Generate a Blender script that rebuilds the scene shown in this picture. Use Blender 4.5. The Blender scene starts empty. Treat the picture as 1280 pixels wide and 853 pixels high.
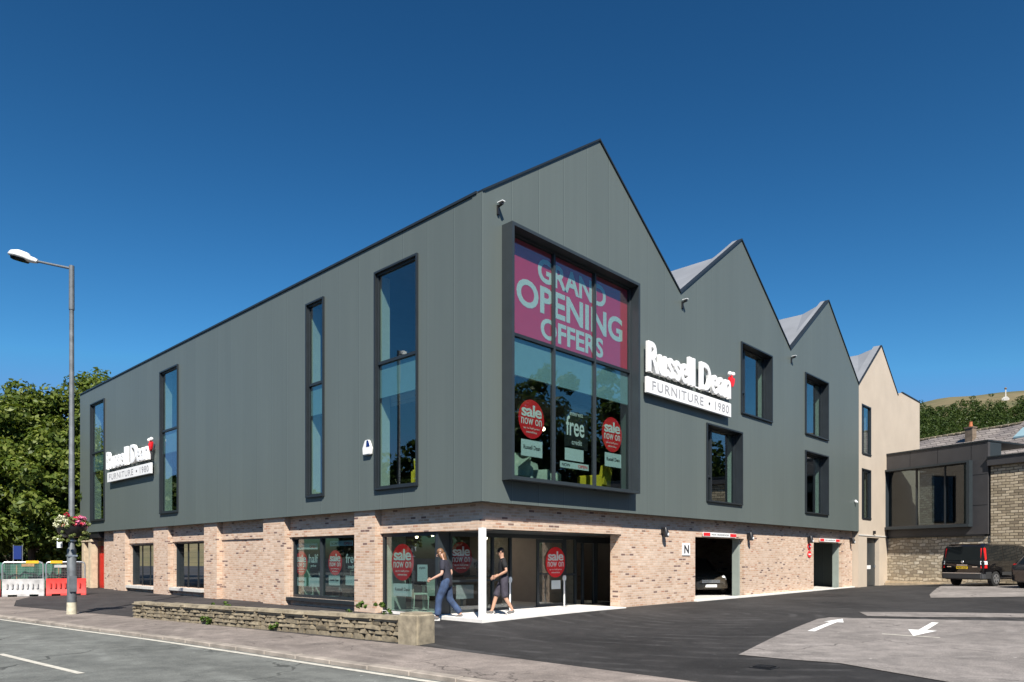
import bpy, bmesh, math, random
import numpy as np
from mathutils import Vector, Matrix
random.seed(7)
RNG = np.random.default_rng(11)
SC = bpy.context.scene
COL = SC.collection
R_ = math.radians

# ---------------------------------------------------------------- camera, sky, sun, exposure
CAMX, CAMY, CAMZ = -11.921, -12.350, 1.5
YAW = 0.7614
FX, FY = math.cos(YAW), math.sin(YAW)          # forward on the ground
RX, RY = math.sin(YAW), -math.cos(YAW)         # rightward on the ground
cd = bpy.data.cameras.new('camera'); cam = bpy.data.objects.new('camera', cd); COL.objects.link(cam)
cam.location = (CAMX, CAMY, CAMZ)
cam.rotation_euler = (R_(90), 0, YAW - R_(90))
cd.sensor_width = 36.0; cd.lens = 36.0 * 897.34 / 1280.0
cd.shift_y = (698.1 - 426.5) / 1280.0
cd.clip_start = 0.1; cd.clip_end = 6000
SC.camera = cam

SUN = Vector((-0.445, -0.53, 0.72)).normalized()   # towards the sun
wd = bpy.data.worlds.new('World'); SC.world = wd; wd.use_nodes = True
nt = wd.node_tree; bg = nt.nodes['Background']
sky = nt.nodes.new('ShaderNodeTexSky'); sky.sky_type = 'NISHITA'; sky.sun_disc = False
sky.sun_elevation = math.asin(SUN.z); sky.sun_rotation = math.atan2(SUN.x, SUN.y)
sky.altitude = 0; sky.air_density = 1.0; sky.dust_density = 1.5; sky.ozone_density = 2.0
hs = nt.nodes.new('ShaderNodeHueSaturation'); hs.inputs['Hue'].default_value = 0.481
hs.inputs['Saturation'].default_value = 1.2; hs.inputs['Value'].default_value = 0.68
gm = nt.nodes.new('ShaderNodeGamma'); gm.inputs['Gamma'].default_value = 1.75
nt.links.new(sky.outputs[0], hs.inputs['Color']); nt.links.new(hs.outputs[0], gm.inputs[0]); mn = nt.nodes.new('ShaderNodeVectorMath'); mn.operation = 'MINIMUM'; mn.inputs[1].default_value = (2.0, 4.4, 8.8)   # keeps the glare round the sun as deep as the rest of this polarised sky
nt.links.new(gm.outputs[0], mn.inputs[0]); nt.links.new(mn.outputs[0], bg.inputs[0])
bg.inputs[1].default_value = 0.05
sl = bpy.data.lights.new('sun', 'SUN'); sl.energy = 5.0; sl.angle = R_(0.5); sl.color = (1.0, 0.94, 0.85)
so = bpy.data.objects.new('sun', sl); COL.objects.link(so)
so.rotation_euler = (-SUN).to_track_quat('-Z', 'Y').to_euler(); so.location = (-20, -30, 40)
SC.view_settings.view_transform = 'Standard'; SC.view_settings.look = 'None'
SC.view_settings.gamma = 1.0; SC.view_settings.exposure = 0.74
SC.view_settings.use_curve_mapping = False
SC.cycles.max_bounces = 8; SC.cycles.transparent_max_bounces = 12
SC.cycles.glossy_bounces = 4; SC.cycles.diffuse_bounces = 3; SC.cycles.caustics_reflective = False; SC.cycles.caustics_refractive = False
SC.cycles.sample_clamp_indirect = 6.0

# ---------------------------------------------------------------- materials
def nodes(name):
    m = bpy.data.materials.new(name); m.use_nodes = True
    t = m.node_tree; b = t.nodes['Principled BSDF']
    return m, t, b
def N(t, kind, **kw):
    n = t.nodes.new(kind)
    for k, v in kw.items(): setattr(n, k, v)
    return n
def L(t, a, b): t.links.new(a, b)
def math_(t, op, a, b=None):
    n = N(t, 'ShaderNodeMath', operation=op)
    for i, x in enumerate((a, b)):
        if x is None: continue
        if isinstance(x, (int, float)): n.inputs[i].default_value = x
        else: L(t, x, n.inputs[i])
    return n.outputs[0]
def ramp(t, fac, stops, interp='LINEAR'):
    r = N(t, 'ShaderNodeValToRGB'); cr = r.color_ramp; cr.interpolation = interp
    while len(cr.elements) < len(stops): cr.elements.new(0.5)
    for e, (p, c) in zip(cr.elements, stops):
        e.position = p; e.color = (*c, 1) if len(c) == 3 else c
    L(t, fac, r.inputs[0]); return r.outputs[0]
def mixc(t, fac, a, b, blend='MIX'):
    n = N(t, 'ShaderNodeMix', data_type='RGBA', blend_type=blend)
    for sock, x in ((n.inputs['Factor'], fac), (n.inputs['A'], a), (n.inputs['B'], b)):
        if isinstance(x, (int, float)): sock.default_value = x
        elif isinstance(x, tuple): sock.default_value = (*x, 1)
        else: L(t, x, sock)
    return n.outputs['Result']
def pos(t, scale=None):
    g = N(t, 'ShaderNodeNewGeometry'); o = g.outputs['Position']
    if scale:
        m = N(t, 'ShaderNodeVectorMath', operation='MULTIPLY'); L(t, o, m.inputs[0]); m.inputs[1].default_value = scale; o = m.outputs[0]
    return o
def noise(t, vec, scale, detail=4, rough=0.55):
    n = N(t, 'ShaderNodeTexNoise'); n.inputs['Scale'].default_value = scale
    n.inputs['Detail'].default_value = detail; n.inputs['Roughness'].default_value = rough
    L(t, vec, n.inputs['Vector']); return n.outputs['Fac']
def bump(t, b, h, strength, dist=0.02):
    n = N(t, 'ShaderNodeBump'); n.inputs['Strength'].default_value = strength; n.inputs['Distance'].default_value = dist
    L(t, h, n.inputs['Height']); L(t, n.outputs[0], b.inputs['Normal'])
def plain(name, col, rough=0.6, metal=0.0, var=0.12, scale=4.0, bmp=0.0, bscale=40.0, obj=False):
    m, t, b = nodes(name)
    v = N(t, 'ShaderNodeTexCoord').outputs['Object'] if obj else pos(t)
    n = noise(t, v, scale, 5)
    d = tuple(c * (1 - var) for c in col); e = tuple(min(1, c * (1 + var)) for c in col)
    L(t, ramp(t, n, [(0.3, d), (0.7, e)]), b.inputs['Base Color'])
    b.inputs['Roughness'].default_value = rough; b.inputs['Metallic'].default_value = metal
    if bmp: bump(t, b, noise(t, v, bscale, 4), bmp, 0.01)
    return m
def emit(name, col, s):
    m, t, b = nodes(name); b.inputs['Base Color'].default_value = (*col, 1)
    b.inputs['Emission Color'].default_value = (*col, 1); b.inputs['Emission Strength'].default_value = s
    return m
def facade_uv(t, direc=(1, -1)):
    p = N(t, 'ShaderNodeSeparateXYZ'); L(t, pos(t), p.inputs[0])
    u = math_(t, 'ADD', math_(t, 'MULTIPLY', p.outputs[0], direc[0]), math_(t, 'MULTIPLY', p.outputs[1], direc[1]))
    return u, p.outputs[2]
def brickwork(name, bw, bh, mortar, stops, mcol, direc=(1, -1), warp=0.0, bmp=0.5, rough=0.85, stain=0.25, smooth=0.1, bias=0.0):
    m, t, b = nodes(name)
    u, z = facade_uv(t, direc)
    c = N(t, 'ShaderNodeCombineXYZ'); L(t, u, c.inputs[0]); L(t, z, c.inputs[1])
    vec = c.outputs[0]
    if warp:
        nz = N(t, 'ShaderNodeTexNoise'); nz.inputs['Scale'].default_value = 1.6; nz.inputs['Detail'].default_value = 3; L(t, vec, nz.inputs['Vector'])
        s = N(t, 'ShaderNodeVectorMath', operation='SUBTRACT'); L(t, nz.outputs['Color'], s.inputs[0]); s.inputs[1].default_value = (0.5, 0.5, 0.5)
        s2 = N(t, 'ShaderNodeVectorMath', operation='SCALE'); L(t, s.outputs[0], s2.inputs[0]); s2.inputs['Scale'].default_value = warp
        a = N(t, 'ShaderNodeVectorMath', operation='ADD'); L(t, vec, a.inputs[0]); L(t, s2.outputs[0], a.inputs[1]); vec = a.outputs[0]
    k = N(t, 'ShaderNodeTexBrick'); L(t, vec, k.inputs['Vector'])
    k.inputs['Color1'].default_value = (0, 0, 0, 1); k.inputs['Color2'].default_value = (1, 1, 1, 1); k.inputs['Mortar'].default_value = (0, 0, 0, 1)
    k.inputs['Scale'].default_value = 1; k.inputs['Brick Width'].default_value = bw; k.inputs['Row Height'].default_value = bh
    k.inputs['Mortar Size'].default_value = mortar; k.inputs['Mortar Smooth'].default_value = smooth; k.inputs['Bias'].default_value = bias
    k.offset = 0.5
    col = ramp(t, k.outputs['Color'], stops)
    fine = noise(t, pos(t), 9.0, 6)
    big = noise(t, pos(t), 0.45, 4)
    col = mixc(t, 0.45, col, ramp(t, fine, [(0.3, (0.75, 0.75, 0.75)), (0.7, (1.25, 1.25, 1.25))]), 'MULTIPLY')
    col = mixc(t, stain, col, ramp(t, big, [(0.3, (0.6, 0.6, 0.6)), (0.65, (1.15, 1.12, 1.08))]), 'MULTIPLY')
    out = mixc(t, k.outputs['Fac'], col, mcol)
    L(t, out, b.inputs['Base Color']); b.inputs['Roughness'].default_value = rough
    h = math_(t, 'SUBTRACT', math_(t, 'MULTIPLY', fine, 0.5), k.outputs['Fac'])
    bump(t, b, h, bmp, 0.012)
    return m
def cladding(name, base, pitch=1.02):
    m, t, b = nodes(name)
    u, z = facade_uv(t)
    s = math_(t, 'DIVIDE', u, pitch); fl = math_(t, 'FLOOR', s); fr = math_(t, 'SUBTRACT', s, fl)
    wn = N(t, 'ShaderNodeTexWhiteNoise', noise_dimensions='1D'); L(t, fl, wn.inputs['W'])
    pan = ramp(t, wn.outputs['Value'], [(0.0, tuple(x * 0.975 for x in base)), (1.0, tuple(x * 1.02 for x in base))])
    n = noise(t, pos(t, (1.0, 1.0, 0.22)), 0.8, 5)
    pan = mixc(t, 0.30, pan, ramp(t, n, [(0.3, (0.84, 0.85, 0.87)), (0.7, (1.1, 1.09, 1.07))]), 'MULTIPLY')
    st = noise(t, pos(t, (7.0, 7.0, 0.14)), 1.0, 4)
    pan = mixc(t, 0.14, pan, ramp(t, st, [(0.35, (0.78, 0.78, 0.78)), (0.65, (1.1, 1.1, 1.1))]), 'MULTIPLY')
    edge = math_(t, 'LESS_THAN', math_(t, 'ABSOLUTE', math_(t, 'SUBTRACT', fr, 0.5)), 0.4915)
    lip = math_(t, 'MULTIPLY', math_(t, 'GREATER_THAN', fr, 0.008), math_(t, 'LESS_THAN', fr, 0.03))  # pale highlight line painted into the colour beside each panel seam
    pan = mixc(t, lip, pan, tuple(x * 1.30 for x in base))
    L(t, mixc(t, edge, tuple(x * 0.56 for x in base), pan), b.inputs['Base Color'])
    b.inputs['Roughness'].default_value = 0.42; b.inputs['Metallic'].default_value = 0.0
    b.inputs['Specular IOR Level'].default_value = 0.35
    ridge = math_(t, 'MULTIPLY', math_(t, 'LESS_THAN', math_(t, 'ABSOLUTE', math_(t, 'SUBTRACT', fr, 0.5)), 0.47), 1.0)
    h = math_(t, 'ADD', ridge, math_(t, 'MULTIPLY', noise(t, pos(t, (1, 1, 0.4)), 1.3, 2), 0.9))
    bump(t, b, h, 0.18, 0.02)
    return m
def glass(name, tint=(0.80, 0.90, 0.87), lo=0.07, hi=0.85):
    m, t, b = nodes(name); t.nodes.remove(b)
    tr = N(t, 'ShaderNodeBsdfTransparent'); tr.inputs[0].default_value = (*tint, 1)
    gl = N(t, 'ShaderNodeBsdfGlossy'); gl.inputs['Roughness'].default_value = 0.012; gl.inputs[0].default_value = (0.95, 0.97, 1, 1)
    lw = N(t, 'ShaderNodeLayerWeight'); lw.inputs[0].default_value = 0.5
    f = math_(t, 'ADD', math_(t, 'MULTIPLY', math_(t, 'POWER', lw.outputs['Facing'], 3.2), hi), lo)
    nb = N(t, 'ShaderNodeBump'); nb.inputs['Strength'].default_value = 0.02; nb.inputs['Distance'].default_value = 0.02
    L(t, noise(t, pos(t), 0.9, 1), nb.inputs['Height']); L(t, nb.outputs[0], gl.inputs['Normal'])
    mx = N(t, 'ShaderNodeMixShader'); L(t, f, mx.inputs[0]); L(t, tr.outputs[0], mx.inputs[1]); L(t, gl.outputs[0], mx.inputs[2])
    L(t, mx.outputs[0], t.nodes['Material Output'].inputs[0])
    return m
def asphalt(name, base, patch=0.25, streak=0.0, speck=0.35, big=0.35, crack=0.0, scuff=0.25):
    m, t, b = nodes(name)
    p = pos(t)
    n1 = noise(t, p, big, 6, 0.62); n2 = noise(t, p, 45, 3, 0.7); n3 = noise(t, p, 2.6, 7, 0.7)
    c = ramp(t, n1, [(0.30, tuple(x * (1 - patch) for x in base)), (0.50, base), (0.70, tuple(x * (1 + patch) for x in base))])
    c = mixc(t, speck, c, ramp(t, n2, [(0.25, (0.40, 0.40, 0.40)), (0.75, (1.6, 1.6, 1.6))]), 'MULTIPLY')
    c = mixc(t, 0.5, c, ramp(t, n3, [(0.34, (0.55, 0.55, 0.55)), (0.66, (1.42, 1.40, 1.37))]), 'MULTIPLY')
    # faint scuffed arcs left by turning tyres
    w = N(t, 'ShaderNodeTexWave', wave_type='RINGS', rings_direction='Z'); w.inputs['Scale'].default_value = 0.55; w.inputs['Distortion'].default_value = 5.0
    w.inputs['Detail'].default_value = 4; w.inputs['Detail Scale'].default_value = 0.6
    mp = N(t, 'ShaderNodeMapping'); mp.inputs['Location'].default_value = (-6, 3, 0); L(t, p, mp.inputs['Vector']); L(t, mp.outputs[0], w.inputs['Vector'])
    sc = math_(t, 'MULTIPLY', ramp(t, w.outputs['Fac'], [(0.62, (0, 0, 0)), (0.95, (1, 1, 1))]), ramp(t, noise(t, p, 0.8, 5, 0.7), [(0.46, (0, 0, 0)), (0.66, (1, 1, 1))]))
    c = mixc(t, math_(t, 'MULTIPLY', sc, scuff), c, tuple(min(1, x * 2.2 + 0.02) for x in base))
    # pale dried specks and dark drips
    sp = noise(t, p, 7.5, 2, 0.5)
    c = mixc(t, ramp(t, sp, [(0.735, (0, 0, 0)), (0.76, (0.55, 0.55, 0.55))]), c, tuple(min(1, x * 2.6 + 0.05) for x in base))
    c = mixc(t, ramp(t, noise(t, p, 3.3, 3, 0.5), [(0.70, (0, 0, 0)), (0.76, (0.5, 0.5, 0.5))]), c, tuple(x * 0.35 for x in base))
    if streak:
        sv = N(t, 'ShaderNodeMapping'); sv.inputs['Rotation'].default_value = (0, 0, streak); sv.inputs['Scale'].default_value = (0.9, 0.06, 1)
        L(t, p, sv.inputs['Vector'])
        c = mixc(t, 0.5, c, ramp(t, noise(t, sv.outputs[0], 1.5, 4), [(0.3, (0.72, 0.72, 0.72)), (0.7, (1.25, 1.25, 1.25))]), 'MULTIPLY')
    if crack:
        v = N(t, 'ShaderNodeTexVoronoi', feature='DISTANCE_TO_EDGE'); v.inputs['Scale'].default_value = crack
        nv = N(t, 'ShaderNodeTexNoise'); nv.inputs['Scale'].default_value = 1.2; nv.inputs['Detail'].default_value = 5; L(t, p, nv.inputs['Vector'])
        ad = N(t, 'ShaderNodeVectorMath', operation='ADD'); L(t, p, ad.inputs[0]); L(t, nv.outputs['Color'], ad.inputs[1]); L(t, ad.outputs[0], v.inputs['Vector'])
        k = math_(t, 'MULTIPLY', math_(t, 'LESS_THAN', v.outputs['Distance'], 0.006), ramp(t, noise(t, p, 0.5, 2), [(0.42, (0, 0, 0)), (0.55, (1, 1, 1))]))
        c = mixc(t, math_(t, 'MULTIPLY', k, 0.75), c, tuple(x * 0.3 for x in base))
    L(t, c, b.inputs['Base Color']); b.inputs['Roughness'].default_value = 0.82
    b.inputs['Specular IOR Level'].default_value = 0.3
    bump(t, b, math_(t, 'ADD', n2, math_(t, 'MULTIPLY', n3, 1.2)), 0.4, 0.014)
    return m
def leafmat(name, dark, mid, light, trans=0.35, nscale=0.55, isl=0.6):
    m, t, b = nodes(name); t.nodes.remove(b)
    g = N(t, 'ShaderNodeNewGeometry')
    n = noise(t, g.outputs['Position'], nscale, 3)
    f = math_(t, 'ADD', math_(t, 'MULTIPLY', g.outputs['Random Per Island'], isl), math_(t, 'MULTIPLY', n, 1.0 - isl))
    c = ramp(t, f, [(0.15, dark), (0.5, mid), (0.85, light)])
    d = N(t, 'ShaderNodeBsdfDiffuse'); L(t, c, d.inputs[0])
    r = N(t, 'ShaderNodeBsdfTranslucent'); L(t, mixc(t, 1.0, c, (1.15, 1.2, 0.5), 'MULTIPLY'), r.inputs[0])
    s = N(t, 'ShaderNodeBsdfGlossy'); s.inputs['Roughness'].default_value = 0.45; s.inputs[0].default_value = (0.9, 0.95, 0.85, 1)
    m1 = N(t, 'ShaderNodeMixShader'); m1.inputs[0].default_value = trans; L(t, d.outputs[0], m1.inputs[1]); L(t, r.outputs[0], m1.inputs[2])
    m2 = N(t, 'ShaderNodeMixShader'); m2.inputs[0].default_value = 0.012; L(t, m1.outputs[0], m2.inputs[1]); L(t, s.outputs[0], m2.inputs[2])
    L(t, m2.outputs[0], t.nodes['Material Output'].inputs[0])
    return m
M = {}
M['clad'] = cladding('grey_green_cladding', (0.106, 0.128, 0.121))
M['brick'] = brickwork('pale_pink_brick', 0.225, 0.075, 0.011,
    [(0.0, (0.20, 0.12, 0.10)), (0.03, (0.15, 0.09, 0.08)), (0.05, (0.47, 0.315, 0.22)), (0.35, (0.55, 0.39, 0.285)), (0.60, (0.59, 0.435, 0.33)), (0.82, (0.63, 0.49, 0.385)), (0.93, (0.51, 0.32, 0.215)), (1.0, (0.42, 0.225, 0.15))],
    (0.555, 0.445, 0.35))
M['stone'] = brickwork('coursed_gritstone', 0.37, 0.135, 0.020,
    [(0.0, (0.26, 0.21, 0.145)), (0.25, (0.42, 0.345, 0.235)), (0.55, (0.53, 0.44, 0.31)), (0.8, (0.60, 0.51, 0.375)), (1.0, (0.33, 0.265, 0.18))],
    (0.10, 0.08, 0.055), direc=(-0.335, -0.942), warp=0.10, bmp=1.0, stain=0.5, smooth=0.6)
M['rubble'] = brickwork('random_rubble_stone', 0.33, 0.165, 0.022,
    [(0.0, (0.30, 0.25, 0.185)), (0.3, (0.48, 0.41, 0.30)), (0.6, (0.58, 0.51, 0.39)), (0.85, (0.64, 0.58, 0.47)), (1.0, (0.36, 0.30, 0.21))],
    (0.26, 0.215, 0.155), direc=(-0.335, -0.942), warp=0.34, bmp=1.0, stain=0.55)
M['oldstone'] = plain('weathered_stone', (0.205, 0.170, 0.115), 0.9, var=0.5, scale=7, bmp=0.8, bscale=18)
M['capstone'] = plain('weathered_capstone', (0.255, 0.215, 0.150), 0.9, var=0.4, scale=5, bmp=0.7, bscale=14)
M['palestone'] = plain('pale_sandstone', (0.52, 0.42, 0.29), 0.85, var=0.2, scale=5, bmp=0.4, bscale=25)
M['render'] = plain('cream_render', (0.49, 0.415, 0.33), 0.9, var=0.06, scale=0.8, bmp=0.15, bscale=60)
M['darkframe'] = plain('anthracite_powder_coat', (0.018, 0.023, 0.027), 0.4, var=0.12, scale=3)
M['midframe'] = plain('slate_grey_metal', (0.027, 0.035, 0.040), 0.45, var=0.08, scale=3)
M['boxclad'] = plain('dark_bronze_panel', (0.052, 0.050, 0.052), 0.5, var=0.12, scale=1.5)
M['zinc'] = plain('weathered_zinc', (0.21, 0.22, 0.235), 0.5, 0.0, var=0.12, scale=0.7)
M['glass'] = glass('window_glass', (0.77, 0.86, 0.84), 0.10, 0.75)
M['glassgrey'] = glass('grey_tinted_glass', (0.42, 0.47, 0.47), 0.06, 0.55)
M['glassdark'] = glass('tinted_door_glass', (0.72, 0.76, 0.75), 0.085, 0.8)
M['white'] = plain('white_paint', (0.80, 0.80, 0.78), 0.45, var=0.03)
M['signwhite'] = plain('white_sign_acrylic', (0.82, 0.82, 0.81), 0.3, var=0.02)
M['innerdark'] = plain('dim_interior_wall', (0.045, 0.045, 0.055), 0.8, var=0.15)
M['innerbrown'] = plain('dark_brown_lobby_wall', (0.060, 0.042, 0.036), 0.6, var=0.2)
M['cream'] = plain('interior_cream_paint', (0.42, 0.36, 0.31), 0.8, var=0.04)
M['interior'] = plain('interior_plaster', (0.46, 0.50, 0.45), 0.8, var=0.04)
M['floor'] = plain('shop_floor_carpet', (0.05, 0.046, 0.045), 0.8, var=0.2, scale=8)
M['spandrel'] = plain('blue_grey_spandrel', (0.24, 0.36, 0.40), 0.4, var=0.05)
M['concrete'] = plain('pale_concrete', (0.56, 0.54, 0.50), 0.85, var=0.12, scale=6, bmp=0.2)
M['plinth'] = plain('white_concrete_edge', (0.74, 0.71, 0.66), 0.8, var=0.10, scale=3, bmp=0.2)
M['magenta'] = plain('magenta_banner_vinyl', (0.84, 0.055, 0.12), 0.5, var=0.03)
M['red'] = plain('red_vinyl', (0.80, 0.022, 0.030), 0.45, var=0.05)
M['redpaint'] = plain('red_door_paint', (0.50, 0.020, 0.012), 0.4, var=0.12)
M['redplastic'] = plain('red_barrier_plastic', (0.55, 0.035, 0.025), 0.5, var=0.22)
M['whiteplastic'] = plain('white_barrier_plastic', (0.42, 0.41, 0.40), 0.5, var=0.3, scale=4)
M['black'] = plain('black_plastic', (0.015, 0.015, 0.017), 0.4, var=0.2)
M['blackcard'] = plain('black_poster_card', (0.012, 0.012, 0.013), 0.6, var=0.05)
M['paper'] = plain('pale_card', (0.60, 0.66, 0.66), 0.7, var=0.03)
M['inkgrey'] = plain('grey_lettering', (0.33, 0.33, 0.34), 0.5, var=0.02)
M['ink'] = plain('dark_ink', (0.03, 0.03, 0.035), 0.6, var=0.02)
M['steel'] = plain('brushed_steel', (0.62, 0.63, 0.64), 0.3, 0.85, var=0.05)
M['lamppost'] = plain('painted_lamp_column', (0.115, 0.128, 0.138), 0.55, 0.1, var=0.30, scale=5)
M['lampbase'] = plain('worn_cream_column_base', (0.50, 0.46, 0.34), 0.7, var=0.3, scale=6)
M['lampshell'] = plain('grey_lantern_shell', (0.66, 0.66, 0.64), 0.4, var=0.06)
M['yellow'] = plain('mustard_fabric', (0.58, 0.43, 0.02), 0.8, var=0.12)
M['paleseat'] = plain('pale_green_fabric', (0.46, 0.52, 0.45), 0.8, var=0.1)
M['greyseat'] = plain('grey_fabric', (0.20, 0.21, 0.22), 0.85, var=0.1)
M['steelpost'] = plain('grey_green_painted_steel', (0.26, 0.30, 0.27), 0.6, var=0.06)
M['wood'] = plain('oak_veneer', (0.33, 0.20, 0.10), 0.5, var=0.25, scale=9)
M['netting'] = plain('green_debris_net', (0.03, 0.13, 0.085), 0.8, var=0.35, scale=1.8)
M['orange'] = plain('orange_plastic', (0.70, 0.14, 0.02), 0.5, var=0.1)
M['blue'] = plain('blue_sign_paint', (0.008, 0.026, 0.15), 0.4, var=0.05)
M['yellowpaint'] = plain('yellow_plastic', (0.72, 0.42, 0.02), 0.45, var=0.1)
M['numplate'] = plain('yellow_number_plate', (0.75, 0.50, 0.02), 0.4, var=0.02)
M['asphaltnew'] = asphalt('new_dark_tarmac', (0.030, 0.0285, 0.028), 0.55, 0.0, 0.75, 0.28, 0.0, 0.55)
M['asphaltold'] = asphalt('old_pale_tarmac', (0.212, 0.192, 0.178), 0.25, 0.0, 0.7, 0.5, 0.35, 0.2)
M['road'] = asphalt('worn_road_asphalt', (0.138, 0.143, 0.132), 0.22, 0.09, 0.6, 0.4, 0.25, 0.15)
M['pave'] = asphalt('pinkish_pavement', (0.205, 0.175, 0.155), 0.30, 0.0, 0.65, 0.6, 0.6, 0.2)
M['forecourt'] = asphalt('forecourt_tarmac', (0.043, 0.039, 0.039), 0.35, 0.0, 0.5, 0.5, 0.4, 0.25)
M['kerb'] = plain('kerb_stone', (0.26, 0.225, 0.19), 0.85, var=0.35, scale=2.5, bmp=0.3)
M['paint'] = plain('worn_road_paint', (0.52, 0.49, 0.42), 0.7, var=0.22, scale=9)
M['arrowpaint'] = plain('fresh_white_road_paint', (0.86, 0.85, 0.81), 0.6, var=0.06, scale=9)
M['carblack'] = plain('black_car_paint', (0.006, 0.006, 0.007), 0.12, var=0.1)
M['cardark'] = plain('dark_grey_car_paint', (0.018, 0.018, 0.020), 0.15, var=0.1)
M['carreflect'] = plain('dark_car_ground_reflection', (0.10, 0.085, 0.065), 0.22, 0.5, var=0.05)  # dark car; the sunlit ground's reflection is painted in as a bronze tone
M['carsilver'] = plain('silver_car_paint', (0.50, 0.52, 0.54), 0.2, 0.6, var=0.03)
for k in ('carreflect', 'carblack', 'cardark', 'carsilver'):
    M[k].node_tree.nodes['Principled BSDF'].inputs['Coat Weight'].default_value = 0.6
M['carglass'] = plain('dark_car_glass', (0.008, 0.010, 0.011), 0.04, var=0.05)
M['tyre'] = plain('tyre_rubber', (0.012, 0.012, 0.012), 0.85, var=0.2)
M['bumper'] = plain('grey_bumper_plastic', (0.035, 0.036, 0.038), 0.5, var=0.1)
M['taillight'] = plain('red_tail_lens', (0.62, 0.012, 0.012), 0.15, var=0.05)
M['lens'] = plain('clear_lamp_lens', (0.72, 0.74, 0.74), 0.12, var=0.05)
M['chrome'] = plain('chrome_trim', (0.75, 0.74, 0.72), 0.16, 0.9, var=0.03)
M['skin'] = plain('skin', (0.56, 0.33, 0.24), 0.55, var=0.06)
M['skindark'] = plain('tanned_skin', (0.48, 0.27, 0.18), 0.55, var=0.06)
M['navy'] = plain('navy_polo_cloth', (0.022, 0.022, 0.034), 0.85, var=0.2, scale=7)
M['blackcloth'] = plain('black_polo_cloth', (0.010, 0.010, 0.011), 0.85, var=0.2, scale=7)
M['denim'] = plain('blue_denim', (0.036, 0.062, 0.125), 0.85, var=0.45, scale=6)
M['shorts'] = plain('dark_grey_shorts_cloth', (0.045, 0.040, 0.055), 0.85, var=0.35, scale=9)
M['hairbrown'] = plain('brown_hair', (0.17, 0.085, 0.040), 0.5, var=0.4, scale=20)
M['hairdark'] = plain('dark_hair', (0.020, 0.014, 0.010), 0.5, var=0.3, scale=20)
M['shoe'] = plain('grey_shoe', (0.10, 0.095, 0.09), 0.7, var=0.3, scale=15)
M['shoesole'] = plain('pale_sole', (0.55, 0.53, 0.50), 0.7, var=0.1)
M['bark'] = plain('tree_bark', (0.085, 0.065, 0.048), 0.9, var=0.4, scale=5, bmp=0.8, bscale=12)
M['leaf'] = leafmat('broad_leaves', (0.026, 0.048, 0.009), (0.092, 0.132, 0.024), (0.200, 0.230, 0.052))
M['leafdark'] = leafmat('dark_leaves', (0.014, 0.028, 0.008), (0.040, 0.065, 0.016), (0.085, 0.115, 0.030))
M['wood_hill'] = leafmat('hillside_leaves', (0.014, 0.028, 0.009), (0.044, 0.072, 0.019), (0.095, 0.118, 0.032), 0.3, 0.13, 0.25)
M['weed'] = leafmat('weed_leaves', (0.03, 0.06, 0.01), (0.09, 0.16, 0.03), (0.20, 0.27, 0.07))
M['basketleaf'] = leafmat('basket_leaves', (0.05, 0.07, 0.02), (0.16, 0.20, 0.06), (0.42, 0.44, 0.20))
M['petalred'] = plain('crimson_petals', (0.50, 0.012, 0.05), 0.6, var=0.3, scale=12)
M['petalpink'] = plain('pink_petals', (0.70, 0.20, 0.34), 0.6, var=0.25, scale=12)
M['petalwhite'] = plain('white_petals', (0.60, 0.60, 0.40), 0.6, var=0.2, scale=12)
M['spot'] = emit('spot_lamp', (1.0, 0.80, 0.50), 9.0)
M['tube'] = emit('strip_lamp', (1.0, 0.90, 0.74), 7.0)
M['terracotta'] = plain('terracotta', (0.46, 0.15, 0.06), 0.8, var=0.15)
M['chimney'] = plain('sooty_stone', (0.16, 0.12, 0.085), 0.9, var=0.35, scale=4)
def slate():
    m, t, b = nodes('stone_slate_roof')
    p = pos(t, (1, 1, 1.4))
    k = N(t, 'ShaderNodeTexBrick'); sx = N(t, 'ShaderNodeSeparateXYZ'); L(t, pos(t), sx.inputs[0])
    cx = N(t, 'ShaderNodeCombineXYZ'); L(t, math_(t, 'ADD', math_(t, 'MULTIPLY', sx.outputs[0], 0.39), math_(t, 'MULTIPLY', sx.outputs[1], -0.92)), cx.inputs[0]); L(t, sx.outputs[2], cx.inputs[1])
    L(t, cx.outputs[0], k.inputs['Vector']); k.inputs['Scale'].default_value = 1; k.inputs['Brick Width'].default_value = 0.6; k.inputs['Row Height'].default_value = 0.22
    k.inputs['Mortar Size'].default_value = 0.02
    k.inputs['Color1'].default_value = (0.16, 0.14, 0.135, 1); k.inputs['Color2'].default_value = (0.25, 0.225, 0.21, 1); k.inputs['Mortar'].default_value = (0.06, 0.055, 0.05, 1)
    c = mixc(t, 0.6, k.outputs['Color'], ramp(t, noise(t, p, 0.6, 6), [(0.3, (0.6, 0.6, 0.62)), (0.7, (1.35, 1.3, 1.2))]), 'MULTIPLY')
    L(t, c, b.inputs['Base Color']); b.inputs['Roughness'].default_value = 0.8
    bump(t, b, k.outputs['Fac'], 0.6, -0.03)
    return m
M['slate'] = slate()
def moor():
    m, t, b = nodes('moorland_grass')
    p = pos(t)
    n = noise(t, p, 0.012, 6, 0.6); n2 = noise(t, p, 0.06, 6, 0.7)
    c = ramp(t, n, [(0.3, (0.060, 0.070, 0.022)), (0.45, (0.115, 0.100, 0.042)), (0.58, (0.155, 0.120, 0.060)), (0.75, (0.080, 0.088, 0.030))])
    c = mixc(t, 0.6, c, ramp(t, n2, [(0.3, (0.55, 0.6, 0.5)), (0.65, (1.3, 1.25, 1.2))]), 'MULTIPLY')
    L(t, c, b.inputs['Base Color']); b.inputs['Roughness'].default_value = 0.95
    return m
M['moor'] = moor()

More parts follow.
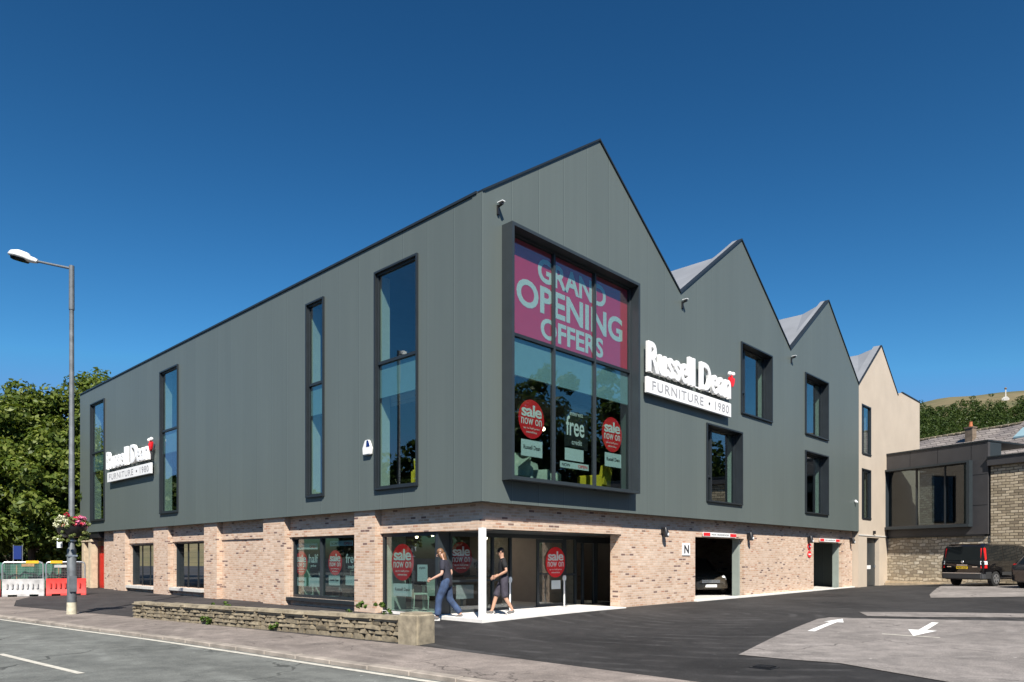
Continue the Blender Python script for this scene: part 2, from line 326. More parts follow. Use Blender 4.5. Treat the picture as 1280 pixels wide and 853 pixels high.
# ---------------------------------------------------------------- mesh helpers
WO = {}
def thing(name, label, cat, loc=(0, 0, 0), group=None, local=False):
    o = bpy.data.objects.new(name, None); COL.objects.link(o); o.location = loc
    o['label'] = label; o['category'] = cat; o.empty_display_size = 0.2
    if group: o['group'] = group
    WO[o.name] = Vector((0, 0, 0)) if local else Vector(loc)
    return o
def tag(o, label, cat, group=None, kind=None):
    if label: o['label'] = label
    if cat: o['category'] = cat
    if group: o['group'] = group
    if kind: o['kind'] = kind
    return o
def struct(o, kind='structure'):
    o['kind'] = kind; return o
class MB:
    def __init__(s): s.v = []; s.f = []
    def add(s, vs, fs):
        k = len(s.v); s.v += [tuple(v) for v in vs]; s.f += [tuple(i + k for i in f) for f in fs]; return s
    def hexa(s, p):                                 # p: bottom 4 then top 4
        return s.add(p, [(0, 3, 2, 1), (4, 5, 6, 7), (0, 1, 5, 4), (1, 2, 6, 5), (2, 3, 7, 6), (3, 0, 4, 7)])
    def box(s, x0, x1, y0, y1, z0, z1):
        return s.hexa([(x0, y0, z0), (x1, y0, z0), (x1, y1, z0), (x0, y1, z0), (x0, y0, z1), (x1, y0, z1), (x1, y1, z1), (x0, y1, z1)])
    def fbox(s, F, u0, u1, z0, z1, d0, d1):          # box in facade coordinates
        c = [(u0, d0), (u1, d0), (u1, d1), (u0, d1)]
        return s.hexa([F(u, z0, d) for u, d in c] + [F(u, z1, d) for u, d in c])
    def prism(s, pts, vec):
        n = len(pts); vec = Vector(vec); a = [Vector(p) for p in pts]
        return s.add(a + [p + vec for p in a], [tuple(range(n - 1, -1, -1)), tuple(range(n, 2 * n))] + [(i, (i + 1) % n, n + (i + 1) % n, n + i) for i in range(n)])
    def tube(s, path, r, n=8):
        path = [Vector(p) for p in path]; rs = r if isinstance(r, (list, tuple)) else [r] * len(path)
        rings = []; prev = None
        for i, p in enumerate(path):
            a = path[max(i - 1, 0)]; b = path[min(i + 1, len(path) - 1)]; d = (b - a).normalized()
            if prev is None:
                up = Vector((0, 0, 1)) if abs(d.z) < 0.9 else Vector((1, 0, 0)); x = d.cross(up).normalized()
            else: x = (prev - d * prev.dot(d)).normalized()
            y = d.cross(x); prev = x
            rings.append([p + (x * math.cos(2 * math.pi * k / n) + y * math.sin(2 * math.pi * k / n)) * rs[i] for k in range(n)])
        vs = [v for g in rings for v in g]; fs = []
        for i in range(len(path) - 1):
            for k in range(n): fs.append((i * n + k, i * n + (k + 1) % n, (i + 1) * n + (k + 1) % n, (i + 1) * n + k))
        fs += [tuple(range(n - 1, -1, -1)), tuple((len(path) - 1) * n + k for k in range(n))]
        return s.add(vs, fs)
    def ball(s, c, r, nu=12, nv=8):
        r = r if isinstance(r, (tuple, list)) else (r, r, r); vs = []; fs = []
        for j in range(1, nv):
            for i in range(nu):
                th = math.pi * j / nv; ph = 2 * math.pi * i / nu
                vs.append((c[0] + r[0] * math.sin(th) * math.cos(ph), c[1] + r[1] * math.sin(th) * math.sin(ph), c[2] + r[2] * math.cos(th)))
        t = len(vs); vs += [(c[0], c[1], c[2] + r[2]), (c[0], c[1], c[2] - r[2])]
        for j in range(nv - 2):
            for i in range(nu): fs.append((j * nu + i, (j + 1) * nu + i, (j + 1) * nu + (i + 1) % nu, j * nu + (i + 1) % nu))
        for i in range(nu):
            fs.append((t, i, (i + 1) % nu)); fs.append((t + 1, (nv - 2) * nu + (i + 1) % nu, (nv - 2) * nu + i))
        return s.add(vs, fs)
    def build(s, name, mat, parent=None, smooth=False, bevel=0.0, recalc=True, seg=2):
        off = WO.get(parent.name, Vector((0, 0, 0))) if parent else Vector((0, 0, 0))
        me = bpy.data.meshes.new(name)
        me.from_pydata([tuple(Vector(v) - off) for v in s.v], [], s.f)
        if recalc or bevel:
            bm = bmesh.new(); bm.from_mesh(me)
            if recalc: bmesh.ops.recalc_face_normals(bm, faces=bm.faces)
            if bevel:
                es = [e for e in bm.edges if len(e.link_faces) == 2 and e.calc_face_angle(0) > 0.5]
                bmesh.ops.bevel(bm, geom=es, offset=bevel, segments=seg, affect='EDGES', clamp_overlap=True)
            bm.to_mesh(me); bm.free()
        me.materials.append(M[mat] if isinstance(mat, str) else mat)
        if smooth or bevel:
            me.polygons.foreach_set('use_smooth', [True] * len(me.polygons)); me.set_sharp_from_angle(angle=R_(35))
        me.update()
        o = bpy.data.objects.new(name, me); COL.objects.link(o)
        if parent: o.parent = parent; WO[o.name] = off
        else: WO[o.name] = Vector((0, 0, 0))
        return o
def copy_tree(o, parent=None):
    c = o.copy(); COL.objects.link(c); WO[c.name] = WO[o.name]
    if parent: c.parent = parent; c.matrix_parent_inverse = o.matrix_parent_inverse
    for ch in list(o.children): copy_tree(ch, c)
    return c
FR = lambda u, z, d: (u, d, z)                      # right facade: u = x, depth = y
FL = lambda u, z, d: (d, u, z)                      # left facade: u = y, depth = x
def wall(profile, zb, holes, F, d0, d1):
    """a wall slab with rectangular openings; profile = [(u, ztop)...]"""
    us = sorted(set([p[0] for p in profile] + [u for h in holes for u in h[:2] if profile[0][0] < u < profile[-1][0]]))
    zs = sorted(set([zb] + [z for h in holes for z in h[2:] if z > zb]))
    def top(u):
        for (a, za), (b, z2) in zip(profile, profile[1:]):
            if a <= u <= b: return za + (z2 - za) * (u - a) / (b - a)
    mb = MB(); idx = {}; keep = []
    def vid(u, z, d):
        k = (round(u, 4), round(z, 4), d)
        if k not in idx: idx[k] = len(mb.v); mb.v.append(F(u, z, d))
        return idx[k]
    cells = []
    for a, b in zip(us, us[1:]):
        cols = zs + [None]
        for z0, z1 in zip(cols, cols[1:]):
            mu = (a + b) / 2; mz = (z0 + z1) / 2 if z1 is not None else z0 + 0.001
            if any(h[0] < mu < h[1] and h[2] < mz < h[3] for h in holes): continue
            cells.append([(a, z0), (b, z0), (b, z1 if z1 is not None else top(b)), (a, z1 if z1 is not None else top(a))])
    edges = {}
    for c in cells:
        mb.f.append(tuple(vid(u, z, d0) for u, z in c)); mb.f.append(tuple(vid(u, z, d1) for u, z in reversed(c)))
        for i in range(4):
            k = tuple(sorted((tuple(round(x, 4) for x in c[i]), tuple(round(x, 4) for x in c[(i + 1) % 4]))))
            edges[k] = edges.get(k, 0) + 1
    for (a, b), n in edges.items():
        if n == 1: mb.f.append((vid(*a, d0), vid(*b, d0), vid(*b, d1), vid(*a, d1)))
    return mb
def text_mesh(s, bold=0.0, ext=0.02, spacing=1.0, shear=0.0, bev=0.0):
    cu = bpy.data.curves.new('lettering', 'FONT'); cu.body = s; cu.extrude = ext; cu.offset = bold; cu.bevel_depth = bev; cu.bevel_resolution = 1; cu.resolution_u = 4
    cu.space_character = spacing; cu.align_x = 'CENTER'; cu.shear = shear; cu.space_line = 0.9
    ob = bpy.data.objects.new('lettering', cu); COL.objects.link(ob)
    dg = bpy.context.evaluated_depsgraph_get(); dg.update()
    me = bpy.data.meshes.new_from_object(ob.evaluated_get(dg))
    vs = np.array([v.co[:] for v in me.vertices]); fs = [tuple(p.vertices) for p in me.polygons]
    bpy.data.objects.remove(ob); bpy.data.curves.remove(cu); bpy.data.meshes.remove(me)
    mn = vs.min(0); mx = vs.max(0); vs[:, :2] = (vs[:, :2] - mn[:2]) / (mx[:2] - mn[:2]); vs[:, 2] = vs[:, 2] / max(1e-6, abs(vs[:, 2]).max())
    return vs, fs
def text(name, s, F, u0, u1, z0, z1, d, mat, parent, bold=0.0, thick=0.006, spacing=1.0, bev=0.0):
    vs, fs = text_mesh(s, bold, 0.04 if bev else 0.02, spacing, 0.0, bev)
    mb = MB(); mb.add([F(u0 + v[0] * (u1 - u0), z0 + v[1] * (z1 - z0), d - (v[2] * 0.5 + 0.5) * thick) for v in vs], fs)
    return mb.build(name, mat, parent)
def disc(F, uc, zc, ru, rz, d0, d1, n=32):
    a = [F(uc + ru * math.cos(2 * math.pi * k / n), zc + rz * math.sin(2 * math.pi * k / n), d0) for k in range(n)]
    b = [F(uc + ru * math.cos(2 * math.pi * k / n), zc + rz * math.sin(2 * math.pi * k / n), d1) for k in range(n)]
    return MB().add(a + b, [tuple(range(n)), tuple(range(2 * n - 1, n - 1, -1))] + [(k, (k + 1) % n, n + (k + 1) % n, n + k) for k in range(n)])
def boolean_cut(o, cutters):
    for c in cutters:
        md = o.modifiers.new('cut', 'BOOLEAN'); md.object = c; md.solver = 'EXACT'; md.operation = 'DIFFERENCE'
    dg = bpy.context.evaluated_depsgraph_get(); dg.update()
    me = bpy.data.meshes.new_from_object(o.evaluated_get(dg)); o.modifiers.clear(); o.data = me
    for c in cutters: bpy.data.objects.remove(c)
def ss(t): t = max(0.0, min(1.0, t)); return t * t * (3 - 2 * t)
def gz(x, y):
    return -0.1 + 0.1 * ss((x + 4) / 9) + 0.03 * ss((x - 14) / 12) + 0.28 * ss((x - 13) / 11) * ss(-y / 5.5)
def cw(px, Y):                                       # a spot in the camera's ground frame (tangent, depth) -> world
    X = px * Y; return CAMX + Y * FX + X * RX, CAMY + Y * FY + X * RY
# ---------------------------------------------------------------- ground
KERB = [(-4.0, -45), (-5.0, -14), (-5.46, -5.7), (-5.95, -0.13), (-6.25, 3.0), (-6.70, 6.4), (-7.10, 9.8), (-7.35, 12.0), (-8.6, 20), (-11.5, 30), (-18, 44), (-30, 60)]
def kx(y):
    for (a, ya), (b, yb) in zip(KERB, KERB[1:]):
        if ya <= y <= yb: return a + (b - a) * (y - ya) / (yb - ya)
    return KERB[0][0] if y < 0 else KERB[-1][0]
def pave_in(y):                                       # building side of the pavement
    pts = [(-3.45, -45), (-3.57, -7.7), (-3.62, -2.4), (-4.95, 8.9), (-6.05, 16.2), (-5.2, 20), (-4.0, 23), (-4, 60)]
    for (a, ya), (b, yb) in zip(pts, pts[1:]):
        if ya <= y <= yb: return a + (b - a) * (y - ya) / (yb - ya)
def drape(name, poly, off, mat, zf=gz, step=0.5, kind='structure'):
    bm = bmesh.new()
    from mathutils.geometry import tessellate_polygon
    pv_ = [bm.verts.new((x, y, 0)) for x, y in poly]
    for a, b, c in tessellate_polygon([[Vector((x, y, 0)) for x, y in poly]]): bm.faces.new((pv_[a], pv_[b], pv_[c]))
    for ax in (0, 1):
        lo = min(p[ax] for p in poly); hi = max(p[ax] for p in poly); k = math.ceil(lo / step)
        while k * step < hi:
            co = [0, 0, 0]; no = [0, 0, 0]; co[ax] = k * step; no[ax] = 1
            bmesh.ops.bisect_plane(bm, geom=bm.verts[:] + bm.edges[:] + bm.faces[:], plane_co=co, plane_no=no); k += 1
    for v in bm.verts: v.co.z = zf(v.co.x, v.co.y) + off
    bmesh.ops.recalc_face_normals(bm, faces=bm.faces)
    me = bpy.data.meshes.new(name); bm.to_mesh(me); bm.free()
    if sum(p.normal.z for p in me.polygons) < 0: me.flip_normals()
    me.materials.append(M[mat]); o = bpy.data.objects.new(name, me); COL.objects.link(o)
    if kind: o['kind'] = kind
    return o
def axis(lo, hi): return [-2500, -900, -350, -150, -80] + [x * 0.5 for x in range(int(lo * 2), int(hi * 2) + 1)] + [80, 150, 350, 900, 2500]
xs = axis(-30, 46); ys = axis(-30, 62)
mb = MB()
for y in ys:
    for x in xs:
        yy = max(-44.9, min(59.9, y)); low = 0.35 * ss((pave_in(yy) - 0.2 - x) / 0.5)
        mb.v.append((x, y, gz(x, y) - low))
for j in range(len(ys) - 1):
    for i in range(len(xs) - 1):
        k = j * len(xs) + i; mb.f.append((k, k + 1, k + 1 + len(xs), k + len(xs)))
struct(mb.build('ground', 'asphaltnew', smooth=True, recalc=False))
yk = [-44, -30, -20, -14, -10, -5.7, -3, -0.13, 3, 6.4, 9.8, 12, 16, 20, 25, 30, 36, 44, 52, 59]
flat = lambda x, y: -0.2
struct(MB().add([p for y in yk for p in ((kx(y) - 6.6, y, -0.17), (kx(y) - 3.2, y, -0.12), (kx(y) + 0.03, y, -0.165))],
    [f for i in range(len(yk) - 1) for f in ((3 * i, 3 * i + 1, 3 * i + 4, 3 * i + 3), (3 * i + 1, 3 * i + 2, 3 * i + 5, 3 * i + 4))]).build('road', 'road', recalc=False))
# kerb stones, one run, with joints
mb = MB(); y = -16.0
while y < 44:
    y2 = y + 0.9; a, b = kx(y + 0.006), kx(y2 - 0.006); j = random.uniform(-0.006, 0.006)
    mb.hexa([(a, y + .006, -0.3), (a + .16, y + .006, -0.3), (b + .16, y2 - .006, -0.3), (b, y2 - .006, -0.3), (a, y + .006, -0.095 + j), (a + .16, y + .006, -0.088 + j), (b + .16, y2 - .006, -0.088 + j), (b, y2 - .006, -0.095 + j)]); y = y2
struct(mb.build('kerb', 'kerb', bevel=0.012, seg=1))
mb = MB(); y = -16.0                                  # channel stones in front of the kerb
yy = [-44, -30, -16, -10, -5.7, -3, -0.13, 3, 6.4, 9.8, 12, 16, 20, 25, 30, 36, 44]
def strip(ya, yb, o0, o1, z, name, mat, n=40):
    m = MB()
    for i in range(n + 1):
        q = ya + (yb - ya) * i / n; m.v += [(kx(q) + o0, q, z(q, o0)), (kx(q) + o1, q, z(q, o1))]
    m.f = [(2 * i, 2 * i + 1, 2 * i + 3, 2 * i + 2) for i in range(n)]
    return struct(m.build(name, mat, recalc=False))
zr = lambda q, o: -0.165 + 0.045 * min(1, max(0, (-o / 3.2))) + 0.006
strip(-40, 44, -0.22, -0.10, zr, 'road_edge_line', 'paint', 80)
def dash(y0, y1, x0, x1, w=0.05):
    struct(MB().add([(x0 - w, y0, zr(0, -2.9) ), (x0 + w, y0, zr(0, -2.9)), (x1 + w, y1, zr(0, -2.9)), (x1 - w, y1, zr(0, -2.9))], [(0, 1, 2, 3)]).build('road_centre_dash', 'paint', recalc=False))
for q in (-19.6, -10.3, -1.0, 8.3, 17.6):
    dash(q, q + 3.3, kx(q) - 2.92, kx(q + 3.3) - 2.92)
pv = [(kx(y) + 0.155, y) for y in yk if y <= 44] + [(pave_in(y), y) for y in (44, 30, 23, 20, 16.2, 12, 8.9, 5, 2, -2.4, -7.7, -14, -20, -30, -44)]
drape('pavement', pv, 0.006, 'pave')
fc = [(-4.93, 8.9), (-6.02, 16.2), (-5.2, 20.0), (-4.0, 23.0), (-1.95, 25.9), (0.6, 27.2), (0.6, 4.5), (-0.4, 2.4), (-3.9, -0.2)]
drape('forecourt', fc, 0.008, 'forecourt')
oldlot = [(-0.95, -6.97), (1.3, -6.5), (5.08, -5.8), (6.0, -5.62), (6.75, -5.65), (7.04, -6.37), (8.82, -9.39), (10.4, -12.4), (12, -16), (13, -24), (-1.2, -24), (-1.7, -12), (-1.62, -10.4), (-1.2, -9.4), (-0.8, -8.5), (-0.92, -7.8)]
drape('old_tarmac', oldlot, 0.010, 'asphaltold')
drape('old_tarmac', [(7.85, -6.2), (9.2, -5.56), (10.27, -6.81), (11.66, -8.98), (14.0, -13.0), (12.3, -13.4), (10.08, -9.21), (8.41, -7.28)], 0.010, 'asphaltold')
drape('parking_bay_surface', [(16.9, -5.5), (18.2, -5.15), (27.8, -3.6), (27.0, -12), (20.5, -12), (18.7, -8.2)], 0.010, 'asphaltold')
def arrow(tail, tip, w, hw, hl, off):
    a = Vector(tail); b = Vector(tip); d = (b - a).normalized(); n = Vector((-d.y, d.x)); c = b - d * hl
    p = [a - n * w, c - n * w, c - n * hw, b, c + n * hw, c + n * w, a + n * w]
    drape('road_arrow', [tuple(q) for q in p], off, 'arrowpaint')
arrow((3.0, -6.62), (6.45, -6.06), 0.07, 0.21, 1.1, 0.016)
arrow((6.85, -7.98), (3.4, -8.41), 0.07, 0.26, 1.3, 0.016)
drape('road_line', [(3.36, -7.85), (3.46, -7.85), (3.48, -8.85), (3.40, -8.85)], 0.014, 'paint')
# ---- hill behind
def hill_e(t):                                        # ridge height over distance, by tangent of the bearing
    return float(np.interp(t, [-3, -1.2, -0.6, 0.0, 0.35, 0.568, 0.62, 0.69, 0.715, 0.9, 1.4, 3], [0.05, 0.06, 0.07, 0.10, 0.17, 0.2205, 0.2275, 0.2355, 0.2395, 0.255, 0.26, 0.2]))
def hill_z(t, Y):
    p = float(np.interp(Y, [120, 200, 300, 400, 500, 600, 800, 1200], [-0.02, 0.27, 0.60, 0.83, 0.953, 1.0, 0.86, 0.5]))
    n = 0.6 * math.sin(t * 31 + Y * 0.013) + 0.5 * math.sin(t * 77 + Y * 0.02)
    return hill_e(t) * p * Y + n * (1.2 if Y > 150 else 0)
mb = MB(); ts = [math.tan(a) for a in np.linspace(-1.05, 1.15, 180)]; Ys = [115, 140, 170, 200, 240, 280, 320, 360, 400, 440, 480, 520, 560, 590, 620, 680, 800, 1000, 1300]
for Y in Ys:
    for t in ts: x, y = cw(t, Y); mb.v.append((x, y, hill_z(t, Y) - (3 if Y == 115 else 0)))
n = len(ts); mb.f = [(j * n + i, j * n + i + 1, (j + 1) * n + i + 1, (j + 1) * n + i) for j in range(len(Ys) - 1) for i in range(n - 1)]
struct(mb.build('hill', 'moor', smooth=True, recalc=False))

# ---------------------------------------------------------------- leaves
def leaf_cloud(centres, radii, per, size, flat=0.8, seed=1, up=0.35):
    """numpy quads spread over clump shells"""
    r = np.random.default_rng(seed); C = np.repeat(np.array(centres), per, 0); Rr = np.repeat(np.array(radii), per)
    n = len(C); d = r.normal(size=(n, 3)); d /= np.linalg.norm(d, axis=1)[:, None]; d[:, 2] = d[:, 2] * flat + 0.05
    p = C + d * (Rr * (0.55 + 0.5 * r.random(n)))[:, None]
    nm = d + r.normal(size=(n, 3)) * 0.55; nm[:, 2] += up; nm /= np.linalg.norm(nm, axis=1)[:, None]
    a = np.cross(nm, r.normal(size=(n, 3))); a /= np.linalg.norm(a, axis=1)[:, None]; b = np.cross(nm, a)
    s = size * (0.6 + 0.8 * r.random(n))[:, None]
    tip = nm * s * 0.18
    q = np.stack([p - a * s * 0.55, p - b * s * 0.32 + tip, p + a * s * 0.6, p + b * s * 0.32 + tip], 1)
    return q.reshape(-1, 3)
def quad_mesh(name, V, mat, parent=None):
    off = WO.get(parent.name, Vector((0, 0, 0))) if parent else Vector((0, 0, 0))
    V = V - np.array(off); n = len(V); me = bpy.data.meshes.new(name)
    me.vertices.add(n); me.vertices.foreach_set('co', V.astype(np.float32).ravel()); me.loops.add(n); me.loops.foreach_set('vertex_index', np.arange(n, dtype=np.int32))
    me.polygons.add(n // 4); me.polygons.foreach_set('loop_start', np.arange(0, n, 4, dtype=np.int32)); me.update(calc_edges=True)
    me.materials.append(M[mat]); o = bpy.data.objects.new(name, me); COL.objects.link(o)
    if parent: o.parent = parent; WO[o.name] = off
    else: WO[o.name] = Vector((0, 0, 0))
    return o
def tree(label, x, y, zb, h, rad, seed, mat='leaf', nclump=95, per=150, leaf=0.30, low=0.22, group='trees beyond the end of the shop', spread=1.0):
    r = np.random.default_rng(seed); t = thing('tree', label, 'tree', (x, y, zb), group)
    cz = zb + h * (low + (1 - low) / 2); rz = h * (1 - low) / 2
    C = []; RR = []
    while len(C) < nclump:
        d = r.normal(size=3); d /= np.linalg.norm(d); k = r.random() ** 0.45
        w = 1.0 - 0.25 * max(0, d[2])
        p = np.array([x + d[0] * rad * k * w * spread, y + d[1] * rad * k * w, cz + d[2] * rz * k * 0.93]); C.append(p); RR.append(rad * (0.16 + 0.16 * r.random()))
    quad_mesh('crown', leaf_cloud(C, RR, per, leaf, seed=seed), mat, t)
    mb = MB(); lean = r.normal(size=2) * 0.3
    top = (x + lean[0], y + lean[1], zb + h * 0.7)
    mb.tube([(x, y, zb - 0.2), (x, y, zb + 0.3), (x + lean[0] * .5, y + lean[1] * .5, zb + h * 0.38), top], [h * .032, h * .024, h * .017, h * .006], 9)
    for k in range(8):
        c = C[int(r.integers(len(C)))]; s = zb + h * (0.22 + 0.045 * k)
        mb.tube([(x, y, s), (x * .5 + c[0] * .5, y * .5 + c[1] * .5, (s + c[2]) / 2 + .3), tuple(c)], [h * .010, h * .007, h * .003], 6)
    mb.build('trunk', 'bark', t, smooth=True, recalc=False)
    return t

# ---------------------------------------------------------------- the shop
H, AP, B = 10.28, 13.45, 2.87
XV = [0.0, 9.11, 18.0, 26.45]; XA = [4.65, 13.5, 22.3]; YE = 31.1
shop = thing('furniture_store', 'three-gabled grey-green clad shop on a pale brick ground floor at the corner', 'shop building', (0, 0, -0.1))
CH = 0.0
prof = [(CH, H + (AP - H) * CH / 4.65)]
for i in range(3): prof += [(XA[i], AP), (XV[i + 1], H)]
BIG = (0.75, 6.12, 3.5, 9.6)
SMALL = [(13.50, 16.12, 6.98, 9.57), (10.88, 13.50, 3.53, 6.17), (19.58, 22.20, 6.98, 9.57), (19.58, 22.20, 3.53, 6.17)]
LEFTW = [(2.45, 4.25), (6.97, 7.90), (18.02, 19.84), (27.13, 29.20)]
LZ = (3.45, 9.44)
GROW = lambda h, g=.042: (h[0] - g, h[1] + g, h[2] - g, h[3] + g)
wall(prof, B, [GROW(BIG, .072)] + [GROW(h) for h in SMALL], FR, 0.0, 0.32).build('gable_cladding', 'clad', shop)
wall([(0.325, H), (YE, H)], B, [GROW((a, b, *LZ)) for a, b in LEFTW], FL, 0.0, 0.32).build('side_cladding', 'clad', shop)
MB().box(-.012, -.001, -.012, .33, B, H - .02).box(-.001, .24, -.012, -.001, B, H - .02).build('corner_flashing', 'clad', shop)
MB().box(0.33, XV[3] - .02, YE - 0.3, YE - 0.002, B, H).build('end_cladding', 'clad', shop)
MB().box(XV[3] - 0.3, XV[3] - .003, 0.34, YE - .31, 0.1, H - 0.02).build('rear_wall', 'clad', shop)
# roofs with a folded front facet, ridge dropping behind the gable
mb = MB()
for i in range(3):
    a, m, b = XV[i], XA[i], XV[i + 1]; zt = 13.06; o = 0.03
    P = [(a, .02, H + o), (m, .02, AP + o), (b, .02, H + o), (m, 1.2, zt + o), (a, 2.6, H + o), (b, 2.6, H + o), (a, YE, H + o), (m, YE, zt + o), (b, YE, H + o)]
    mb.add(P, [(0, 1, 3, 4), (1, 2, 5, 3), (4, 3, 7, 6), (3, 5, 8, 7), (6, 7, 8)])
    for k in range(2, 62):                            # standing seams
        yy_ = k * 0.5 + 2.2
        if yy_ > YE - .2: break
        for s0, s1 in ((a, m), (b, m)):
            mb.hexa([(s0, yy_, H + o - .01), (s0, yy_ + .03, H + o - .01), (s1, yy_ + .03, zt + o - .01), (s1, yy_, zt + o - .01), (s0, yy_, H + o + .03), (s0, yy_ + .03, H + o + .03), (s1, yy_ + .03, zt + o + .03), (s1, yy_, zt + o + .03)])
mb.build('roof', 'zinc', shop)
mb = MB()                                             # dark verge and eaves trim
def trim(p, q, y0=-0.04, y1=0.16, t=0.04):
    mb.hexa([(p[0], y0, p[1] - .015), (q[0], y0, q[1] - .015), (q[0], y1, q[1] - .015), (p[0], y1, p[1] - .015), (p[0], y0, p[1] + t), (q[0], y0, q[1] + t), (q[0], y1, q[1] + t), (p[0], y1, p[1] + t)])
for i in range(3):
    trim((XV[i], H), (XA[i], AP)); trim((XA[i], AP), (XV[i + 1], H))
mb.box(-0.04, 0.14, 0.165, YE + .03, H - .015, H + .045)
mb.build('verge_trim', 'darkframe', shop)
mb = MB()
for i in range(3):
    trim((XV[i], H), (XA[i], AP), .162, .36, .036); trim((XA[i], AP), (XV[i + 1], H), .162, .36, .036)
mb.build('verge_capping', 'zinc', shop)
mb = MB(); mb.box(0.245, XV[3] - .02, -0.014, -0.002, B - .012, B + .05); mb.box(-.014, -.002, .335, YE, B - .012, B + .05)
mb.build('drip_flashing', 'clad', shop)
# ---- upper windows
def upper_window(F, u0, u1, z0, z1, proj, rec, t, mull=(), trans=(), panel=None, bars=(), sill=0.0, glassmat='glass', reveal=True, lip=0.0, rdepth=.42):
    g = MB()
    g.fbox(F, u0 - t, u0, z0 - t, z1 + t, -proj, rec + .02); g.fbox(F, u1, u1 + t, z0 - t, z1 + t, -proj, rec + .02)
    g.fbox(F, u0, u1, z1, z1 + t, -proj, rec + .02); g.fbox(F, u0, u1, z0 - t, z0, -proj - lip, rec + .02)
    w = g.build('window', 'midframe' if proj > .2 else 'darkframe', shop)
    s = MB(); e = 0.055
    s.fbox(F, u0, u0 + e, z0, z1, rec - .05, rec + .03); s.fbox(F, u1 - e, u1, z0, z1, rec - .05, rec + .03)
    s.fbox(F, u0 + e, u1 - e, z1 - e, z1, rec - .05, rec + .03); s.fbox(F, u0 + e, u1 - e, z0, z0 + e, rec - .05, rec + .03)
    s.build('sash', 'midframe' if proj > .2 else 'darkframe', w)
    for m in mull: MB().fbox(F, m - .035, m + .035, z0 + e, z1 - e, rec - .06, rec + .03).build('mullion', 'midframe' if proj > .2 else 'darkframe', w)
    for z in trans: MB().fbox(F, u0 + e, u1 - e, z - .04, z + .04, rec - .052, rec + .03).build('transom', 'darkframe', w)
    for b in bars: MB().fbox(F, *b, rec - .056, rec + .03).build('opening_light_frame', 'darkframe', w)
    MB().fbox(F, u0 + e, u1 - e, z0 + e, z1 - e, rec, rec + .008).build('pane', glassmat, w)
    if panel: MB().fbox(F, u0 + e, u1 - e, panel[0], panel[1], rec + .03, rec + .10).build('spandrel_panel', 'spandrel', w)
    if reveal:
        r0, r1 = rec + .10, rec + .10 + rdepth; q = MB()
        q.fbox(F, u0 - .05, u0 - .002, z0, z1, r0, r1); q.fbox(F, u1 + .002, u1 + .05, z0, z1, r0, r1); q.fbox(F, u0, u1, z0 - .05, z0 - .002, r0, r1)
        q.build('reveal', 'interior', w)
    return w
for a, b in LEFTW: upper_window(FL, a, b, *LZ, 0.06, 0.06, 0.052, trans=(6.93,), panel=(5.98, 6.90), lip=0.03, rdepth=.30)
BW = upper_window(FR, *BIG, 0.36, -0.03, 0.08, mull=(2.58, 4.36), trans=(7.08,), panel=(6.10, 7.05), lip=0.0, reveal=False)
for i, (a, b, c, d) in enumerate(SMALL):
    k = a + 0.78
    upper_window(FR, a, b, c, d, 0.05, 0.30, 0.052, mull=(k,), bars=((a + .055, k, c + .86, c + .94), (a + .055, a + .12, c + .94, d - .06), (k - .1, k - .035, c + .94, d - .06), (a + .055, k, d - .12, d - .055)), lip=0.03, rdepth=.16)
# ---- floors and rooms inside
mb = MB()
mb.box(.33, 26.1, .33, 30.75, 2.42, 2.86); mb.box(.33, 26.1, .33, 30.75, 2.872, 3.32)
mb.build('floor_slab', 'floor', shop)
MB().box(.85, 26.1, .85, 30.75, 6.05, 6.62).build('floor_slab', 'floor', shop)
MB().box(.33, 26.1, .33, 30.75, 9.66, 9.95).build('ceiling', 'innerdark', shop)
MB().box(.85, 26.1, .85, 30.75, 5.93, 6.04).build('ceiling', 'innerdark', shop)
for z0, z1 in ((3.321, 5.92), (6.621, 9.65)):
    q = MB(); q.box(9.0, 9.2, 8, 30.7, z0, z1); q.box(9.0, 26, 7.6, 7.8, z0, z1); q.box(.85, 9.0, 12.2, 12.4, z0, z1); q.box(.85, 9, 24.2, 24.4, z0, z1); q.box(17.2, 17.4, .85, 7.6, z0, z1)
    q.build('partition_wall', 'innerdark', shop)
for x, y, z in ((2.1, 1.7, 5.25), (3.6, 2.6, 5.2), (3.75, 2.4, 4.6), (3.7, 2.7, 4.3), (4.0, 3.6, 5.0), (5.0, 3.0, 4.9), (3.2, 3.4, 5.55), (1.9, 4.4, 5.1), (4.4, 1.9, 5.4), (1.5, 3.9, 8.95), (1.75, 3.75, 8.95), (3.4, 5.0, 9.0), (14.8, 3.2, 9.0), (20.9, 3.0, 9.0)):
    MB().ball((x, y, z), 0.06, 8, 6).build('spot_lamp', 'spot', shop, smooth=True)
# ---- ground floor brickwork
OPL = [(0.3, 4.42, -1, 2.2), (5.55, 9.42, 0.22, 2.2), (16.23, 19.21, 0.28, 2.16), (21.45, 24.41, 0.24, 2.14)]
OPR = [(0.3, 6.1, -1, 2.22), (10.61, 14.35, -1, 2.25), (21.32, 25.0, -1, 2.24)]
wall([(0.66, 2.871), (26.4, 2.871)], -.3, OPR, FR, 0.3, 0.66).build('brick_front_wall', 'brick', shop)
wall([(0.3, 2.871), (28.2, 2.871)], -.3, OPL, FL, 0.3, 0.659).build('brick_side_wall', 'brick', shop)
for a, b in ((4.44, 5.45), (9.50, 10.94), (14.58, 15.71), (19.3, 20.91), (24.50, 26.07)):
    MB().box(0.08, 0.297, a, b, -.3, 2.866).build('brick_pier', 'brick', shop)
mb = MB()
for a, b in ((5.46, 9.49), (10.95, 14.57), (15.72, 19.29), (20.92, 24.49)): mb.box(0.255, 0.298, a, b, 2.20, 2.42)
mb.box(.262, .298, .3, 4.43, 2.205, 2.44); mb.box(.262, 6.12, .262, .297, 2.225, 2.44)
